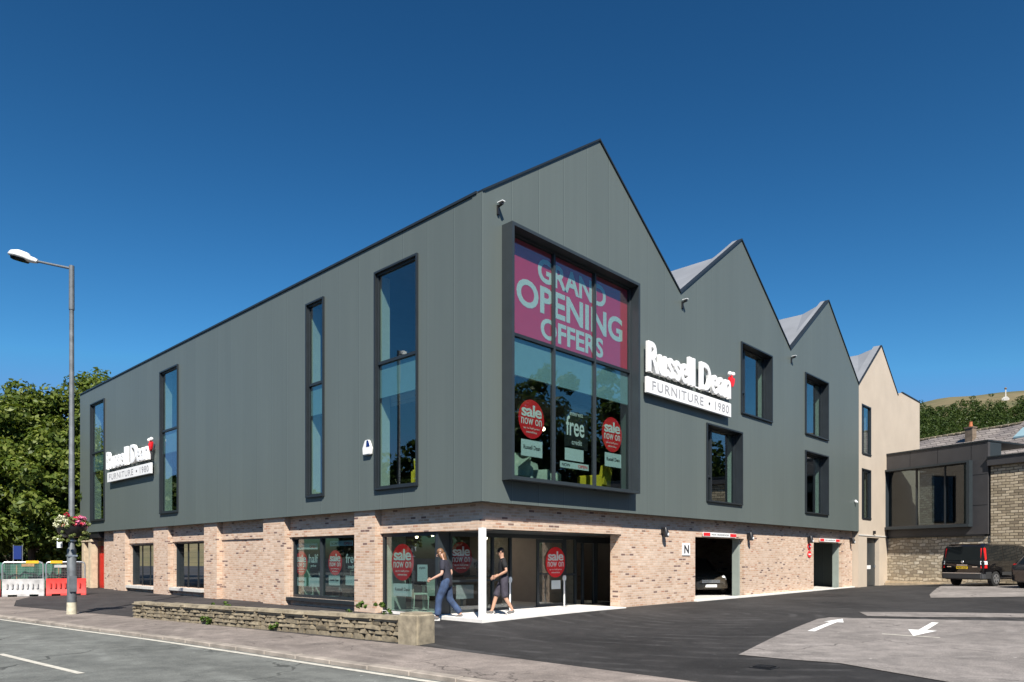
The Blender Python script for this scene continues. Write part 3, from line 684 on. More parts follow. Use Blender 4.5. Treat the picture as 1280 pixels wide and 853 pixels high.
mb.build('brick_lintel_course', 'brick', shop)
MB().box(10.5, 26.41, 0.16, 0.292, -.3, 0.075).build('plinth_kerb', 'plinth', shop)
for a, b, z in ((16.05, 19.28, 0.28), (21.2, 24.48, 0.24)):
    MB().box(0.10, 0.66, a, b, z - .14, z - .002).build('window_sill', 'concrete', shop, bevel=.012)
# open car-park windows: dark lining and wire grille
for a, b, z0, z1 in OPL[2:]:
    w = MB().box(.40, .70, b - .05, b - .002, z0, z1).box(.40, .70, a + .002, a + .05, z0, z1).box(.40, .70, a + .05, b - .05, z1 - .05, z1 - .002).build('grille_frame', 'midframe', shop)
    g = MB(); n = int((b - a) / .11)
    for k in range(1, n): u = a + (b - a) * k / n; g.box(.50, .505, u, u + .005, z0, z1)
    for k in range(1, 9): z = z0 + (z1 - z0) * k / 9; g.box(.496, .501, a + .05, b - .05, z, z + .006)
    for k in (1, 2): u = a + (b - a) * k / 3; g.box(.48, .53, u - .02, u + .02, z0, z1 - .05)
    g.build('wire_grille', 'darkframe', w)
# car park room behind: brick walls, painted steel posts
MB().box(8.6, 26.1, 7.0, 7.2, -.1, 2.41).build('car_park_wall', 'brick', shop); MB().box(8.3, 8.5, .67, 6.99, -.1, 2.41).build('car_park_wall', 'brick', shop); MB().box(19.2, 19.4, .67, 6.99, -.1, 2.41).build('car_park_wall', 'brick', shop)
mb = MB(); mb.box(6.2, 6.4, 7.5, 30, -.1, 2.41); mb.box(.7, 6.19, 10.6, 10.8, -.1, 2.41)
mb.build('car_park_wall', 'chimney', shop)
for x0, x1 in ((13.55, 14.34), (24.22, 24.99)):
    MB().box(x1 - .10, x1 - .004, .46, .74, -.1, 2.24).build('steel_post', 'steelpost', shop)
for x in (3.2, 4.6): MB().box(x, x + .25, 18.4, 18.65, -.1, 2.41).build('steel_post', 'palestone', shop)
MB().box(9.0, 19.1, .68, 6.9, -.09, .035).box(19.5, 26, .68, 6.9, -.09, .055).build('car_park_floor', 'concrete', shop)
q = MB(); q.box(19.6, 26, 3.4, 3.46, .50, .62); q.box(19.6, 26, 3.4, 3.46, .95, 1.02)
for x in (20, 21.8, 23.6, 25.4): q.box(x, x + .06, 3.46, 3.52, 0, 1.05)
q.build('guard_rail', 'steel', shop)
# ---- shop window on the side wall
F = FL; a, b, z0, z1 = OPL[1]
w = MB().fbox(F, a, a + .07, z0, z1, .36, .50).fbox(F, b - .07, b, z0, z1, .36, .50).fbox(F, a + .07, b - .07, z1 - .07, z1, .36, .50).fbox(F, a + .07, b - .07, z0, z0 + .09, .36, .50).build('shop_window', 'darkframe', shop)
MB().fbox(F, 7.70, 7.78, z0 + .09, z1 - .07, .365, .50).build('mullion', 'midframe', w)
MB().fbox(F, a - .05, b + .06, z0 - .10, z0 - .002, .12, .50).build('sill', 'darkframe', w)
MB().fbox(F, a + .07, b - .07, z0 + .09, z1 - .07, .44, .448).build('pane', 'glass', w)
MB().fbox(F, a - .02, b + .05, z0 - .02, z0 + .02, .66, 1.5).build('display_shelf', 'interior', w)
MB().fbox(F, b + .02, b + .1, z0, z1, .67, 1.4).build('reveal', 'interior', w)
# ---- corner entrance
MB().box(.18, .315, .18, .315, -.3, 2.245).build('corner_column', 'white', shop)
MB().box(.06, 6.08, .06, 2.1, -.3, .03).box(.31, 8.2, 2.101, 6.9, -.3, .026).build('entrance_slab', 'plinth', shop)
MB().box(.30, 6.09, .305, 2.6, 2.205, 2.30).build('porch_soffit', 'midframe', shop)
MB().box(.31, .72, 1.98, 2.06, .031, 2.204).build('column_cladding', 'midframe', shop)
MB().box(.33, .42, 1.99, 4.41, 2.10, 2.198).box(.33, .42, 4.33, 4.41, -.05, 2.10).box(.33, .42, 2.06, 2.12, -.05, 2.10).box(.33, .42, 2.12, 4.33, -.05, .04).build('corner_window', 'darkframe', shop)
cw_ = [o for o in shop.children if o.name.startswith('corner_window')][0]
MB().box(.37, .378, 2.12, 4.33, .04, 2.10).build('pane', 'glass', cw_)
MB().box(.45, 1.1, 4.34, 4.42, -.05, 2.2).build('reveal', 'interior', cw_)
YS = 2.0
scr = MB(); 
for x in (.73, 2.30, 3.02, 5.50, 6.02): scr.box(x, x + .07, YS - .04, YS + .05, .031, 2.204)
scr.box(.80, 6.02, YS - .035, YS + .045, 2.09, 2.204); scr.box(.80, 3.02, YS - .035, YS + .045, .031, .10); scr.box(.80, 3.02, YS - .03, YS + .04, .86, .92); scr.box(5.57, 6.02, YS - .03, YS + .04, .96, 1.02)
sc_ = scr.build('entrance_screen', 'midframe', shop)
for a_, b_, c_, d_ in ((.80, 2.30, .07, .86), (.80, 2.30, .92, 2.09), (2.37, 3.02, .07, .86), (2.37, 3.02, .92, 2.09), (5.57, 6.02, -.01, .96), (5.57, 6.02, 1.02, 2.09)): MB().box(a_, b_, YS, YS + .008, c_, d_).build('pane', 'glassdark', sc_)
# two hinged glass doors standing open + far dark glazing
def leaf(x, ang, w=1.25):
    c, s = math.cos(ang), math.sin(ang); G = lambda u, z, d: (x + u * c - d * s, YS + u * s + d * c, z)
    e = .09
    lf = MB().fbox(G, 0, e, 0, 2.08, -.02, .03).fbox(G, w - e, w, 0, 2.08, -.02, .03).fbox(G, e, w - e, 1.98, 2.08, -.02, .03).fbox(G, e, w - e, 0, .12, -.02, .03).fbox(G, e, w - e, 1.0, 1.05, -.02, .03).build('door', 'midframe', shop)
    MB().fbox(G, e, w - e, .12, 1.0, 0, .008).fbox(G, e, w - e, 1.05, 1.98, 0, .008).build('pane', 'glassdark', lf)
    MB().tube([G(w - .16, .5, -.09), G(w - .16, 1.5, -.09)], .018, 8).build('handle', 'steel', lf, smooth=True)
    return G
G1 = leaf(5.50, math.pi - 0.06, 1.22)
mb = MB().box(6.10, 8.2, YS - .03, YS + .04, 2.0, 2.2)
for x in (6.40, 7.0, 7.12, 8.2): mb.box(x, x + .07, YS - .04, YS + .05, -.012, 2.0)
ls_ = mb.build('lobby_screen', 'midframe', shop)
MB().box(6.16, 8.2, YS, YS + .008, 0, 2.0).build('pane', 'glassdark', ls_)
MB().box(6.03, 6.09, 2.06, 6.89, -.05, 2.35).build('lobby_wall', 'cream', shop)
MB().box(8.2, 8.28, .67, 6.89, -.05, 2.35).box(6.10, 8.19, 5.2, 5.3, -.05, 2.35).build('lobby_wall', 'innerbrown', shop)
# safety posts either side of the doorway
# lobby room
MB().box(.67, 8.29, 6.9, 7.0, -.05, 2.41).build('lobby_wall', 'innerbrown', shop)
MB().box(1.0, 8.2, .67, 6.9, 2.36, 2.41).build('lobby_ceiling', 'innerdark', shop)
for x, y in ((3.6, 3.4), (4.4, 5.4), (6.5, 3.2), (7.0, 4.4)): MB().box(x, x + 1.0, y, y + .12, 2.30, 2.35).build('strip_lamp', 'tube', shop)
for x, y in ((2.0, 4.2), (5.6, 5.6), (3.0, 6.2)): MB().ball((x, y, 2.2), .05, 8, 6).build('spot_lamp', 'spot', shop, smooth=True)
# ---- recessed side door at the far end
MB().box(.62, .8, 28.21, 31.0, -.2, 2.86).build('recess_wall', 'palestone', shop)
dr = MB().box(.55, .618, 28.25, 30.4, -.1, 2.15).build('door', 'redpaint', shop); dr['label'] = 'red panelled side door'
q = MB()
for k in range(6): q.box(.535, .549, 28.32 + k * .34, 28.56 + k * .34, .05, 2.05)
q.build('door_panel', 'redpaint', dr)
for y in (29.5, 30.6): MB().box(.05, .40, y, y + .40, -.2, 2.35).build('stone_post', 'palestone', shop, bevel=.02)
MB().box(.02, .44, 29.4, 31.08, 2.352, 2.50).build('post_cap', 'palestone', shop, bevel=.02)
MB().box(.05, .61, 28.22, 31.05, 2.55, 2.865).build('dark_soffit', 'black', shop)
# ---------------------------------------------------------------- cream rendered building
cr = thing('rendered_building', 'cream rendered gabled building joined to the green shop, with two tall slit windows', 'building', (30, 0, 0))
XC0, XC1 = 26.46, 37.56
wl = [(26.95, 28.42, 6.85, 9.42), (26.95, 28.42, 3.52, 6.12), (27.75, 29.72, -1, 2.58)]
wall([(XC0, 10.26), (30.09, 13.02), (33.1, 10.82), (33.9, 10.75), (33.91, 11.12), (XC1, 11.12)], -.3, wl, FR, 0.02, 0.35).build('wall', 'render', cr)
MB().box(XC1 - .33, XC1 - .002, .36, 14, -.3, 11.1).build('wall', 'render', cr)
MB().add([(XC0, .03, 10.30), (30.09, .03, 13.06), (33.1, .03, 10.86), (30.09, 1.2, 12.75), (XC0, 2.6, 10.3), (33.1, 2.6, 10.86), (XC0, 20, 10.3), (30.09, 20, 12.75), (33.1, 20, 10.86)],
    [(0, 1, 3, 4), (1, 2, 5, 3), (4, 3, 7, 6), (3, 5, 8, 7), (6, 7, 8)]).build('roof', 'zinc', cr)
mb = MB()
def ctrim(p, q, t=.045, y0=-.02, y1=.07): mb.hexa([(p[0], y0, p[1]), (q[0], y0, q[1]), (q[0], y1, q[1]), (p[0], y1, p[1]), (p[0], y0, p[1] + t), (q[0], y0, q[1] + t), (q[0], y1, q[1] + t), (p[0], y1, p[1] + t)])
ctrim((XC0, 10.26), (30.09, 13.02)); ctrim((30.09, 13.02), (33.1, 10.82)); ctrim((33.9, 11.122), (XC1, 11.122))
mb.box(33.0, 33.88, .36, 9, 10.7, 11.14); mb.build('roof_trim', 'darkframe', cr)
mb = MB().box(33.9, XC1, .36, 10, 10.95, 11.05); ctrim((XC0, 10.26), (30.09, 13.02), .042, .072, .42); ctrim((30.09, 13.02), (33.1, 10.82), .042, .072, .42); mb.build('flat_roof', 'zinc', cr)
MB().box(XC0, 31.0, -.012, .018, 2.66, 2.72).build('string_course', 'concrete', cr)
for a, b, c, d in wl[:2]:
    w = MB().box(a + .004, a + .07, .01, .20, c, d).box(b - .07, b - .004, .01, .20, c, d).box(a + .07, b - .07, .01, .20, d - .07, d - .004).box(a + .07, b - .07, -.03, .20, c + .004, c + .07).build('window', 'darkframe', cr)
    MB().box(a + .07, b - .07, .09, .098, c + .07, d - .07).build('pane', 'glass', w); MB().box(a + .42, a + .47, .07, .14, c + .07, d - .07).build('mullion', 'darkframe', w)
MB().box(26.6, 33, 4.0, 4.1, 3.0, 10).box(26.5, 33, .4, 4, 6.3, 6.6).box(26.5, 33, .4, 4, 3.0, 3.1).build('inner_wall', 'interior', cr)
dr = MB().box(27.78, 29.69, .22, .28, .05, 2.55).build('door', 'midframe', cr)
MB().box(28.0, 28.95, .205, .218, .93, 1.13).build('door_plate', 'signwhite', dr)
MB().box(29.55, 29.62, .16, .219, 1.0, 1.12).build('handle', 'steel', dr)
MB().box(28.7, 28.86, -.08, .018, 2.78, 2.95).build('lamp', 'black', cr)

# ---------------------------------------------------------------- dark box extension on its stone wall
BD = Vector((-0.3352, -0.9421)); BNRM = Vector((-0.9421, 0.3352))   # along the wall, and out towards the yard
def FB(u, z, d):                                     # u along from the cream wall, d inwards
    p = Vector((31.0, 0.0)) + BD * u - BNRM * d
    return (p.x, p.y, z)
ext = thing('box_extension', 'dark bronze box extension with wide framed window above a stone wall', 'building', (31, 0, 0))
wall([(-.3, 7.18), (5.35, 7.18)], 2.68, [(0.02, 4.5, 3.24, 6.22)], FB, 0.0, 0.18).build('panel_cladding', 'boxclad', ext)
MB().fbox(FB, 5.20, 5.349, 2.68, 7.18, .182, 1.1).build('side_cladding', 'midframe', ext)
MB().fbox(FB, -.3, 5.38, 7.182, 7.26, -.04, 4).build('roof_edge', 'darkframe', ext)
MB().fbox(FB, -.3, 5.19, 2.60, 2.679, .02, 4).build('soffit', 'darkframe', ext)
q = MB()
for u in (1.35, 2.85, 4.55): q.fbox(FB, u, u + .018, 6.33, 7.17, -.006, -.001)
for z in (4.1, 5.6): q.fbox(FB, 4.62, 5.34, z, z + .018, -.006, -.001)
q.build('panel_joint', 'black', ext)
w = MB().fbox(FB, -.10, .04, 3.2, 6.24, -.28, .3).fbox(FB, 4.48, 4.62, 3.2, 6.24, -.28, .3).fbox(FB, -.1, 4.62, 6.241, 6.34, -.28, .3).fbox(FB, -.1, 4.62, 3.06, 3.199, -.34, .3).build('window', 'midframe', ext)
for u in (1.62, 3.15): MB().fbox(FB, u, u + .07, 3.2, 6.24, .06, .16).build('mullion', 'darkframe', w)
MB().fbox(FB, .04, 4.48, 3.2, 6.24, .10, .108).build('pane', 'glassgrey', w)
q = MB().fbox(FB, -.2, 5.15, 2.9, 3.1, .31, 5).fbox(FB, -.2, 5.15, 6.5, 6.6, .31, 5).fbox(FB, -.2, 5.15, 3.1, 6.5, 5.0, 5.1).fbox(FB, 1.9, 2.9, 3.1, 6.0, 1.2, 1.3); q.build('inner_wall', 'innerdark', ext)
wall([(-.3, 2.598), (5.45, 2.598)], -.3, [], FB, 0.12, .6).build('stone_base_wall', 'rubble', ext)
MB().fbox(FB, .05, 5.4, -.2, .26, -.35, .119).build('rubble_footing', 'palestone', ext, bevel=.08)
stn = thing('stone_building', 'coursed gritstone building with dark flat parapet behind the parked vehicles', 'building', (28.5, -7, 0.2))
wall([(5.451, 5.98), (16, 5.98)], -.3, [], FB, 0.05, .6).build('wall', 'stone', stn)
MB().fbox(FB, 5.36, 16, 5.982, 6.36, -.10, .7).build('parapet', 'boxclad', stn)
MB().fbox(FB, 5.36, 16, 6.361, 6.42, -.14, .75).build('parapet_coping', 'darkframe', stn)
MB().fbox(FB, 5.4, 16, 6.0, 6.3, .75, 9).build('flat_roof', 'zinc', stn)

# ---------------------------------------------------------------- slate roofed terrace and chimneys beyond
def slate_house(label, P, Q, zr_, zr2, zeave, depth, chim, lights, back=6.0):
    P = Vector(P); Q = Vector(Q); d = (Q - P).normalized(); nrm = Vector((d.y, -d.x))
    if nrm.dot(Vector((CAMX, CAMY)) - P) < 0: nrm = -nrm
    Lh = (Q - P).length; t = thing('terraced_house', label, 'house', (P.x, P.y, 0), 'slate roofed houses beyond the yard')
    G = lambda u, k, z: tuple(P + d * u + nrm * k) + (z,)      # k towards the camera
    fz = lambda u: zr_ + (zr2 - zr_) * u / Lh
    mb = MB(); nseg = 12
    for i in range(nseg):
        u0, u1 = Lh * i / nseg, Lh * (i + 1) / nseg; s0, s1 = 0.07 * math.sin(i * 1.7), .07 * math.sin((i + 1) * 1.7)
        mb.add([G(u0, 0, fz(u0) + s0), G(u1, 0, fz(u1) + s1), G(u1, depth, zeave), G(u0, depth, zeave), G(u0, -back, zeave), G(u1, -back, zeave)], [(0, 1, 2, 3), (1, 0, 4, 5)])
    rf = mb.build('roof', 'slate', t)
    mb = MB()
    for i in range(int(Lh / .55)): u = i * .55; mb.fbox(lambda a, z, k: G(a, k, z), u + .02, u + .52, fz(u) - .08, fz(u) + .10, -.16, .16)
    mb.build('ridge_tile', 'oldstone', rf, bevel=.04, seg=1)
    mb = MB().fbox(lambda a, z, k: G(a, k, z), .2, Lh - .2, -1, zeave - .05, -back + .3, depth - .3)
    mb.add([G(.21, depth - .31, zeave - .06), G(.21, -back + .31, zeave - .06), G(.21, 0, fz(0) - .1)], [(0, 1, 2)]).add([G(Lh - .21, depth - .31, zeave - .06), G(Lh - .21, -back + .31, zeave - .06), G(Lh - .21, 0, fz(Lh) - .1)], [(0, 1, 2)])
    mb.build('wall', 'rubble', t)
    for u, k, hh, npot in chim:
        z = fz(u) - (fz(u) - zeave) * max(0, k) / depth
        c = MB().fbox(lambda a, zz, kk: G(a, kk, zz), u - .30, u + .30, z - .8, z + hh, k - .24, k + .24).fbox(lambda a, zz, kk: G(a, kk, zz), u - .35, u + .35, z + hh, z + hh + .10, k - .29, k + .29).build('chimney', 'chimney', rf)
        for i in range(npot):
            p = G(u - .25 + .5 * i if npot > 1 else u, k, z + hh + .14)
            MB().tube([p, (p[0], p[1], p[2] + .30), (p[0], p[1], p[2] + .38)], [.15, .12, .14], 10).build('chimney_pot', 'terracotta', c, smooth=True)
    for u, k in lights:
        zk = lambda kk: fz(u) - (fz(u) - zeave) * kk / depth + .05
        s = MB().add([G(u - .55, k, zk(k)), G(u + .55, k, zk(k)), G(u + .55, k + 1.1, zk(k + 1.1)), G(u - .55, k + 1.1, zk(k + 1.1)), G(u - .55, k, zk(k) + .12), G(u + .55, k, zk(k) + .12), G(u + .55, k + 1.1, zk(k + 1.1) + .12), G(u - .55, k + 1.1, zk(k + 1.1) + .12)], [(0, 3, 2, 1), (4, 5, 6, 7), (0, 1, 5, 4), (1, 2, 6, 5), (2, 3, 7, 6), (3, 0, 4, 7)]).build('skylight', 'spandrel', rf)
slate_house('long slate roofed terrace with a pot-topped chimney and skylights, rising behind the dark box', (58.6, 7.6), (53.9, -3.4), 11.73, 11.75, 8.2, 5.5, [(8.35, 1.5, .95, 1)], [(6.9, 3.4), (9.9, 2.3)])
slate_house('slate roofed house end with dark gutter, furthest right behind the stone building', (52.8, -3.3), (47.5, -16), 11.9, 12.1, 8.4, 5.0, [(6.0, 0, 1.1, 2)], [(1.2, 1.6), (2.9, 1.6)])
# war memorial cross on the hill
mx, my = cw((1257 - 640) / 897.34, 500); mz = hill_z((1257 - 640) / 897.34, 500) - .3
mem = thing('memorial', 'white stone memorial column standing on the far moorland hill', 'monument', (mx, my, mz))
MB().box(mx - 1.9, mx + 1.9, my - 1.9, my + 1.9, mz - 2, mz + .9).box(mx - 1.2, mx + 1.2, my - 1.2, my + 1.2, mz + .9, mz + 1.7).build('stepped_base', 'concrete', mem)
MB().tube([(mx, my, mz + 1.6), (mx, my, mz + 7.0)], [.42, .32], 8).build('shaft', 'concrete', mem)
MB().ball((mx, my, mz + 7.6), (.8, .8, .8), 10, 8).build('finial', 'chimney', mem, smooth=True)
# ---- woods on the hill: one mass, made of many crowns
C = []; RR = []
r = np.random.default_rng(5)
for k in range(1500):
    t = r.uniform(.535, .90); Y = r.uniform(150, 440) if t < .71 else r.uniform(150, 410)
    if k > 1420: t = r.uniform(.535, .9); Y = r.uniform(410, 425)
    lim = 405 + 30 * ss((.66 - t) / .06) + 10 * math.sin(t * 60)
    if Y > lim and k <= 1420: continue
    x, y = cw(t, Y); hgt = r.uniform(8, 14) * (1 if k <= 1420 else .35); z = hill_z(t, Y)
    for j in range(5):
        C.append((x + r.normal() * 1.9, y + r.normal() * 1.9, z + hgt * (.25 + .17 * j))); RR.append(r.uniform(1.6, 3.0) * (1.15 - .12 * j) * (1 if k <= 1420 else .5))
tag(quad_mesh('woodland', leaf_cloud(C, RR, 38, .82, seed=8), 'wood_hill'), 'mixed green woodland covering the lower hillside', 'woodland', kind='stuff')

# ---------------------------------------------------------------- trees on the left, past the end of the shop
px_ = lambda p: (p - 640) / 897.34
tl = [(px_(-70), 50, 13.6, 5.0, 'broad leafy tree furthest left, half outside the picture'),
      (px_(12), 47, 13.5, 4.3, 'tall broad tree rising directly above the blue sign'),
      (px_(62), 49, 13.6, 4.0, 'dense tree just left of the lamp column'),
      (px_(118), 50, 15.0, 4.6, 'tallest tree, its crown topping out beside the end of the green wall'),
      (px_(40), 40, 8.6, 3.3, 'smaller front tree overhanging the green netting fence'),
      (px_(100), 41, 9.0, 3.0, 'bushy tree squeezed between lamp column and shop end')]
for i, (t, Y, h, rad, lab) in enumerate(tl):
    x, y = cw(t, Y); tree(lab, x, y, -.1, h, rad, 40 + i, 'leaf', 150, 190, .27, .10)
C = []; RR = []
for k in range(70):
    t = px_(r.uniform(-160, 150)); Y = r.uniform(46, 53); x, y = cw(t, Y); C.append((x, y, r.uniform(.3, 3.2))); RR.append(r.uniform(.6, 1.1))
tag(quad_mesh('undergrowth', leaf_cloud(C, RR, 110, .28, seed=12), 'leafdark'), 'dark undergrowth filling the space below the trees', 'undergrowth', kind='stuff')
# trees across the road and yard, which the window glass mirrors
for i, (x, y, h, rad, lab) in enumerate([(27, -25, 16.5, 4.6, 'tree across the yard mirrored in the left pane of the big window'), (33, -27, 18.5, 5.0, 'tallest tree across the yard, mirrored in the middle pane of the big window'),
    (40, -25, 18.5, 5.0, 'tree across the yard mirrored in the right pane of the big window'), (48, -27, 18.0, 5.6, 'tree across the yard mirrored in the lower small window beside the sign'), (58, -26, 15, 6.0, 'tree across the yard mirrored in the small upper windows'), (69, -26, 14, 6.0, 'furthest tree across the yard'),
    (20, -27, 12.0, 4.6, 'tree across the yard mirrored in the entrance glass'), (-9.5, 54, 9, 3.6, 'tree up the road mirrored in the narrowest far side window'), (-10.5, 44, 8.5, 3.4, 'tree up the road mirrored in the tall side window beside the sign'), (-26, 41, 11, 5, 'tree across the road mirrored in the side window next to the alarm box'), (-22, 25, 11, 5, 'tree across the road mirrored in the low shop window')]):
    tree(lab, x, y, -.1, h, rad, 70 + i, 'leafdark', 60, 100, .5, .08, 'trees opposite seen as reflections')
# ---------------------------------------------------------------- shop signs
def shop_sign(F, u0, u1, zb0, zb1, zl0, zl1, d, label, flip):
    s = thing('shop_sign', label, 'sign', F((u0 + u1) / 2, zb0, 0), 'raised letter signs on the cladding')
    bd = MB().fbox(F, u0, u1, zb0, zb1, -d, -.10).build('sign_board', 'signwhite', s, bevel=.012)
    MB().fbox(F, u0 + .2 * flip, u0 + .3 * flip, zb0 + .1, zb1 - .1, -.10, 0).fbox(F, u1 - .3 * flip, u1 - .2 * flip, zb0 + .1, zb1 - .1, -.10, 0).build('bracket', 'midframe', s)
    L_ = u1 - u0
    text('lettering', 'FURNITURE', F, u0 + L_ * .05, u0 + L_ * .63, zb0 + (zb1 - zb0) * .22, zb0 + (zb1 - zb0) * .80, -d - .002, 'inkgrey', bd, 0.006, .006, 1.15)
    text('lettering', '1980', F, u0 + L_ * .78, u0 + L_ * .965, zb0 + (zb1 - zb0) * .22, zb0 + (zb1 - zb0) * .80, -d - .002, 'inkgrey', bd, 0.006, .006, 1.15)
    disc(F, u0 + L_ * .705, (zb0 + zb1) / 2, .05, .05, -d - .008, -d - .001).build('lettering_dot', 'ink', bd)
    text('lettering', 'Russell Dean', F, u0, u1 - .02 * L_, zl0, zl1, -.13, 'signwhite', s, .012, .13, 1.03, .019)
    MB().fbox(F, u0 + .05 * flip, u1 - .1 * flip, zl0 + .06, zl0 + .10, -.13, -.09).build('letter_rail', 'signwhite', s)
    q = MB()
    for k in range(12): u = u0 + L_ * (.04 + .08 * k); q.fbox(F, u - .015, u + .015, zl0 + .05, zl0 + .11, -.09, 0); q.fbox(F, u - .015, u + .015, zb1 - .01, zl0 + .08, -.125, -.11)
    q.build('letter_stud', 'midframe', s)
    # red petal-like emblem with two pale tips beside the last letter
    um = u1 + .02 * flip; zm = zl1 - .22
    c = F(um, zm, -.2); e = MB()
    pts = [(-.20, .10), (-.08, .05), (0, .19), (.10, .05), (.23, .12), (.19, -.08), (.10, -.24), (-.04, -.30), (-.15, -.16)]
    e.prism([F(um + a * flip, zm + b, -.24) for a, b in pts], Vector(F(0, 0, .1)) - Vector(F(0, 0, 0))).build('emblem', 'red', s, bevel=.03)
    MB().ball(F(um - .14 * flip, zm + .20, -.2), .085, 10, 8).ball(F(um + .10 * flip, zm + .22, -.2), .085, 10, 8).build('emblem_tip', 'signwhite', s, smooth=True)
    MB().fbox(F, um - .03, um + .03, zm - .62, zm - .28, -.19, -.13).build('emblem_stem', 'ink', s)
    return s
shop_sign(FR, 6.82, 12.30, 6.58, 7.08, 7.20, 8.16, .2, 'white raised letter sign between the big shop window and the small windows', 1)
shop_sign(FL, 26.1, 20.5, 5.19, 5.66, 5.80, 6.66, .2, 'white raised letter sign on the long side wall between two tall windows', -1)

# ---------------------------------------------------------------- posters behind the glass
def poster(F, u0, u1, z0, z1, d, label, mat='paper', lines=(), ink='ink', group=None, cat='poster'):
    t = thing('poster', label, cat, F((u0 + u1) / 2, z0, d), group)
    MB().fbox(F, u0, u1, z0, z1, d, d + .008).build('card', mat, t)
    for s, a, b, c, e in lines:
        text('lettering', s, F, u0 + (u1 - u0) * a, u0 + (u1 - u0) * b, z0 + (z1 - z0) * c, z0 + (z1 - z0) * e, d - .002, ink, t, .012 if e - c > .2 else 0.0, .003)
    return t
def sale(F, uc, zc, ru, rz, d, label, sgn):
    t = thing('sale_poster', label, 'poster', F(uc, zc - rz, d), 'round red sale posters')
    disc(F, uc, zc, ru, rz, d, d + .008).build('disc', 'red', t)
    X = lambda a: uc + sgn * ru * a
    text('lettering', 'sale', F, X(-.78), X(.80), zc + rz * .10, zc + rz * .72, d - .002, 'white', t, .022, .003, .9)
    text('lettering', 'now on', F, X(-.80), X(.80), zc - rz * .30, zc + rz * .03, d - .002, 'white', t, .004, .003)
    text('lettering', 'up to half price', F, X(-.62), X(.62), zc - rz * .55, zc - rz * .42, d - .002, 'white', t, 0, .003)
    text('lettering', 'selected lines', F, X(-.42), X(.42), zc - rz * .72, zc - rz * .62, d - .002, 'white', t, 0, .003)
dB = .005
bn = thing('banner', 'magenta grand opening banner filling the top of the big window', 'banner', (3.5, dB, 7.1))
MB().fbox(FR, .82, 6.05, 7.13, 9.53, dB, dB + .006).build('vinyl', 'magenta', bn)
text('lettering', 'GRAND', FR, 2.01, 4.97, 8.70, 9.33, dB - .002, 'white', bn, .028, .003)
text('lettering', 'OPENING', FR, 1.20, 5.79, 7.89, 8.61, dB - .002, 'white', bn, .028, .003)
text('lettering', 'OFFERS', FR, 2.12, 4.84, 7.24, 7.80, dB - .002, 'white', bn, .028, .003)
sale(FR, 1.77, 5.07, .49, .50, dB, 'round red sale poster at the left of the big upper window', 1)
sale(FR, 5.28, 5.11, .49, .51, dB, 'round red sale poster at the right of the big upper window', 1)
poster(FR, 3.10, 4.12, 4.50, 5.66, dB, 'black free credit poster in the middle of the big upper window', 'blackcard', [('interest', .22, .78, .78, .88), ('free', .06, .84, .30, .76), ('credit', .30, .74, .10, .22)], 'white')
grp = 'pale lettered cards in the windows'
poster(FR, 1.38, 2.19, 4.11, 4.53, dB, 'pale card under the left sale poster of the big upper window', lines=[('Russell Dean', .1, .9, .42, .68)], group=grp)
poster(FR, 3.12, 3.93, 4.17, 4.55, dB, 'pale blank-looking card under the black poster of the big upper window', group=grp)
poster(FR, 4.93, 5.74, 4.17, 4.57, dB, 'pale card under the right sale poster of the big upper window', lines=[('Russell Dean', .1, .9, .42, .68)], group=grp)
def strip_poster(F, u0, u1, z0, z1, d, label):
    t = poster(F, u0, u1, z0, z1, d, label, 'paper', [('NOW', .05, .34, .25, .75)], group='long opening strips')
    text('lettering', 'OPEN', F, u0 + (u1 - u0) * .62, u0 + (u1 - u0) * .95, z0 + (z1 - z0) * .25, z0 + (z1 - z0) * .75, d - .002, 'red', t, .01, .003)
strip_poster(FR, 2.92, 4.16, 3.95, 4.12, dB, 'long white strip at the foot of the big upper window')
dS = .47
sale(FL, 9.10, 1.33, .38, .40, dS, 'round red sale poster in the left half of the low side window', -1)
sale(FL, 7.08, 1.36, .38, .39, dS, 'round red sale poster in the right half of the low side window', -1)
strip_poster(FL, 9.35, 8.10, 1.79, 1.98, dS, 'long strip above the left sale poster of the low side window')
strip_poster(FL, 7.36, 6.10, 1.88, 2.04, dS, 'long strip above the right sale poster of the low side window')
poster(FL, 8.66, 8.02, 1.15, 1.66, dS, 'black half price poster in the left half of the low side window', 'blackcard', [('half', .06, .94, .40, .95), ('price', .25, .75, .08, .30)], 'paper')
poster(FL, 6.52, 5.86, 1.15, 1.66, dS, 'black free credit poster in the right half of the low side window', 'blackcard', [('free', .06, .94, .40, .95), ('credit', .25, .75, .08, .30)], 'paper')
poster(FL, 9.36, 8.80, .58, .87, dS, 'small pale card furthest left in the low side window', lines=[('Russell Dean', .1, .9, .42, .68)], group=grp)
poster(FL, 8.64, 8.0, .58, .88, dS, 'small pale card left of the centre bar in the low side window', group=grp)
poster(FL, 7.44, 6.82, .66, .96, dS, 'small pale card right of the centre bar in the low side window', lines=[('Russell Dean', .1, .9, .42, .68)], group=grp)
poster(FL, 6.50, 5.84, .68, .97, dS, 'small pale card furthest right in the low side window', group=grp)
sale(FL, 3.58, 1.39, .49, .51, .385, 'large round red sale poster on the glass left of the grey entrance column', -1)
poster(FL, 3.98, 3.16, .45, .80, .385, 'pale card below the large sale poster left of the entrance', lines=[('Russell Dean', .1, .9, .42, .68)], group=grp)
poster(FL, 2.92, 2.50, .88, 1.33, .385, 'upright pale notice beside the large sale poster', lines=[('open', .2, .8, .7, .85)], group=grp)
sale(FR, 1.16, 1.52, .40, .42, YS + .012, 'round red sale poster behind the long haired walker', 1)
poster(FR, .98, 1.62, .40, .78, YS + .012, 'pale card low on the glass behind the long haired walker', group=grp)
def G1p(u, z, d): return G1(1.22 - u, z, -d)
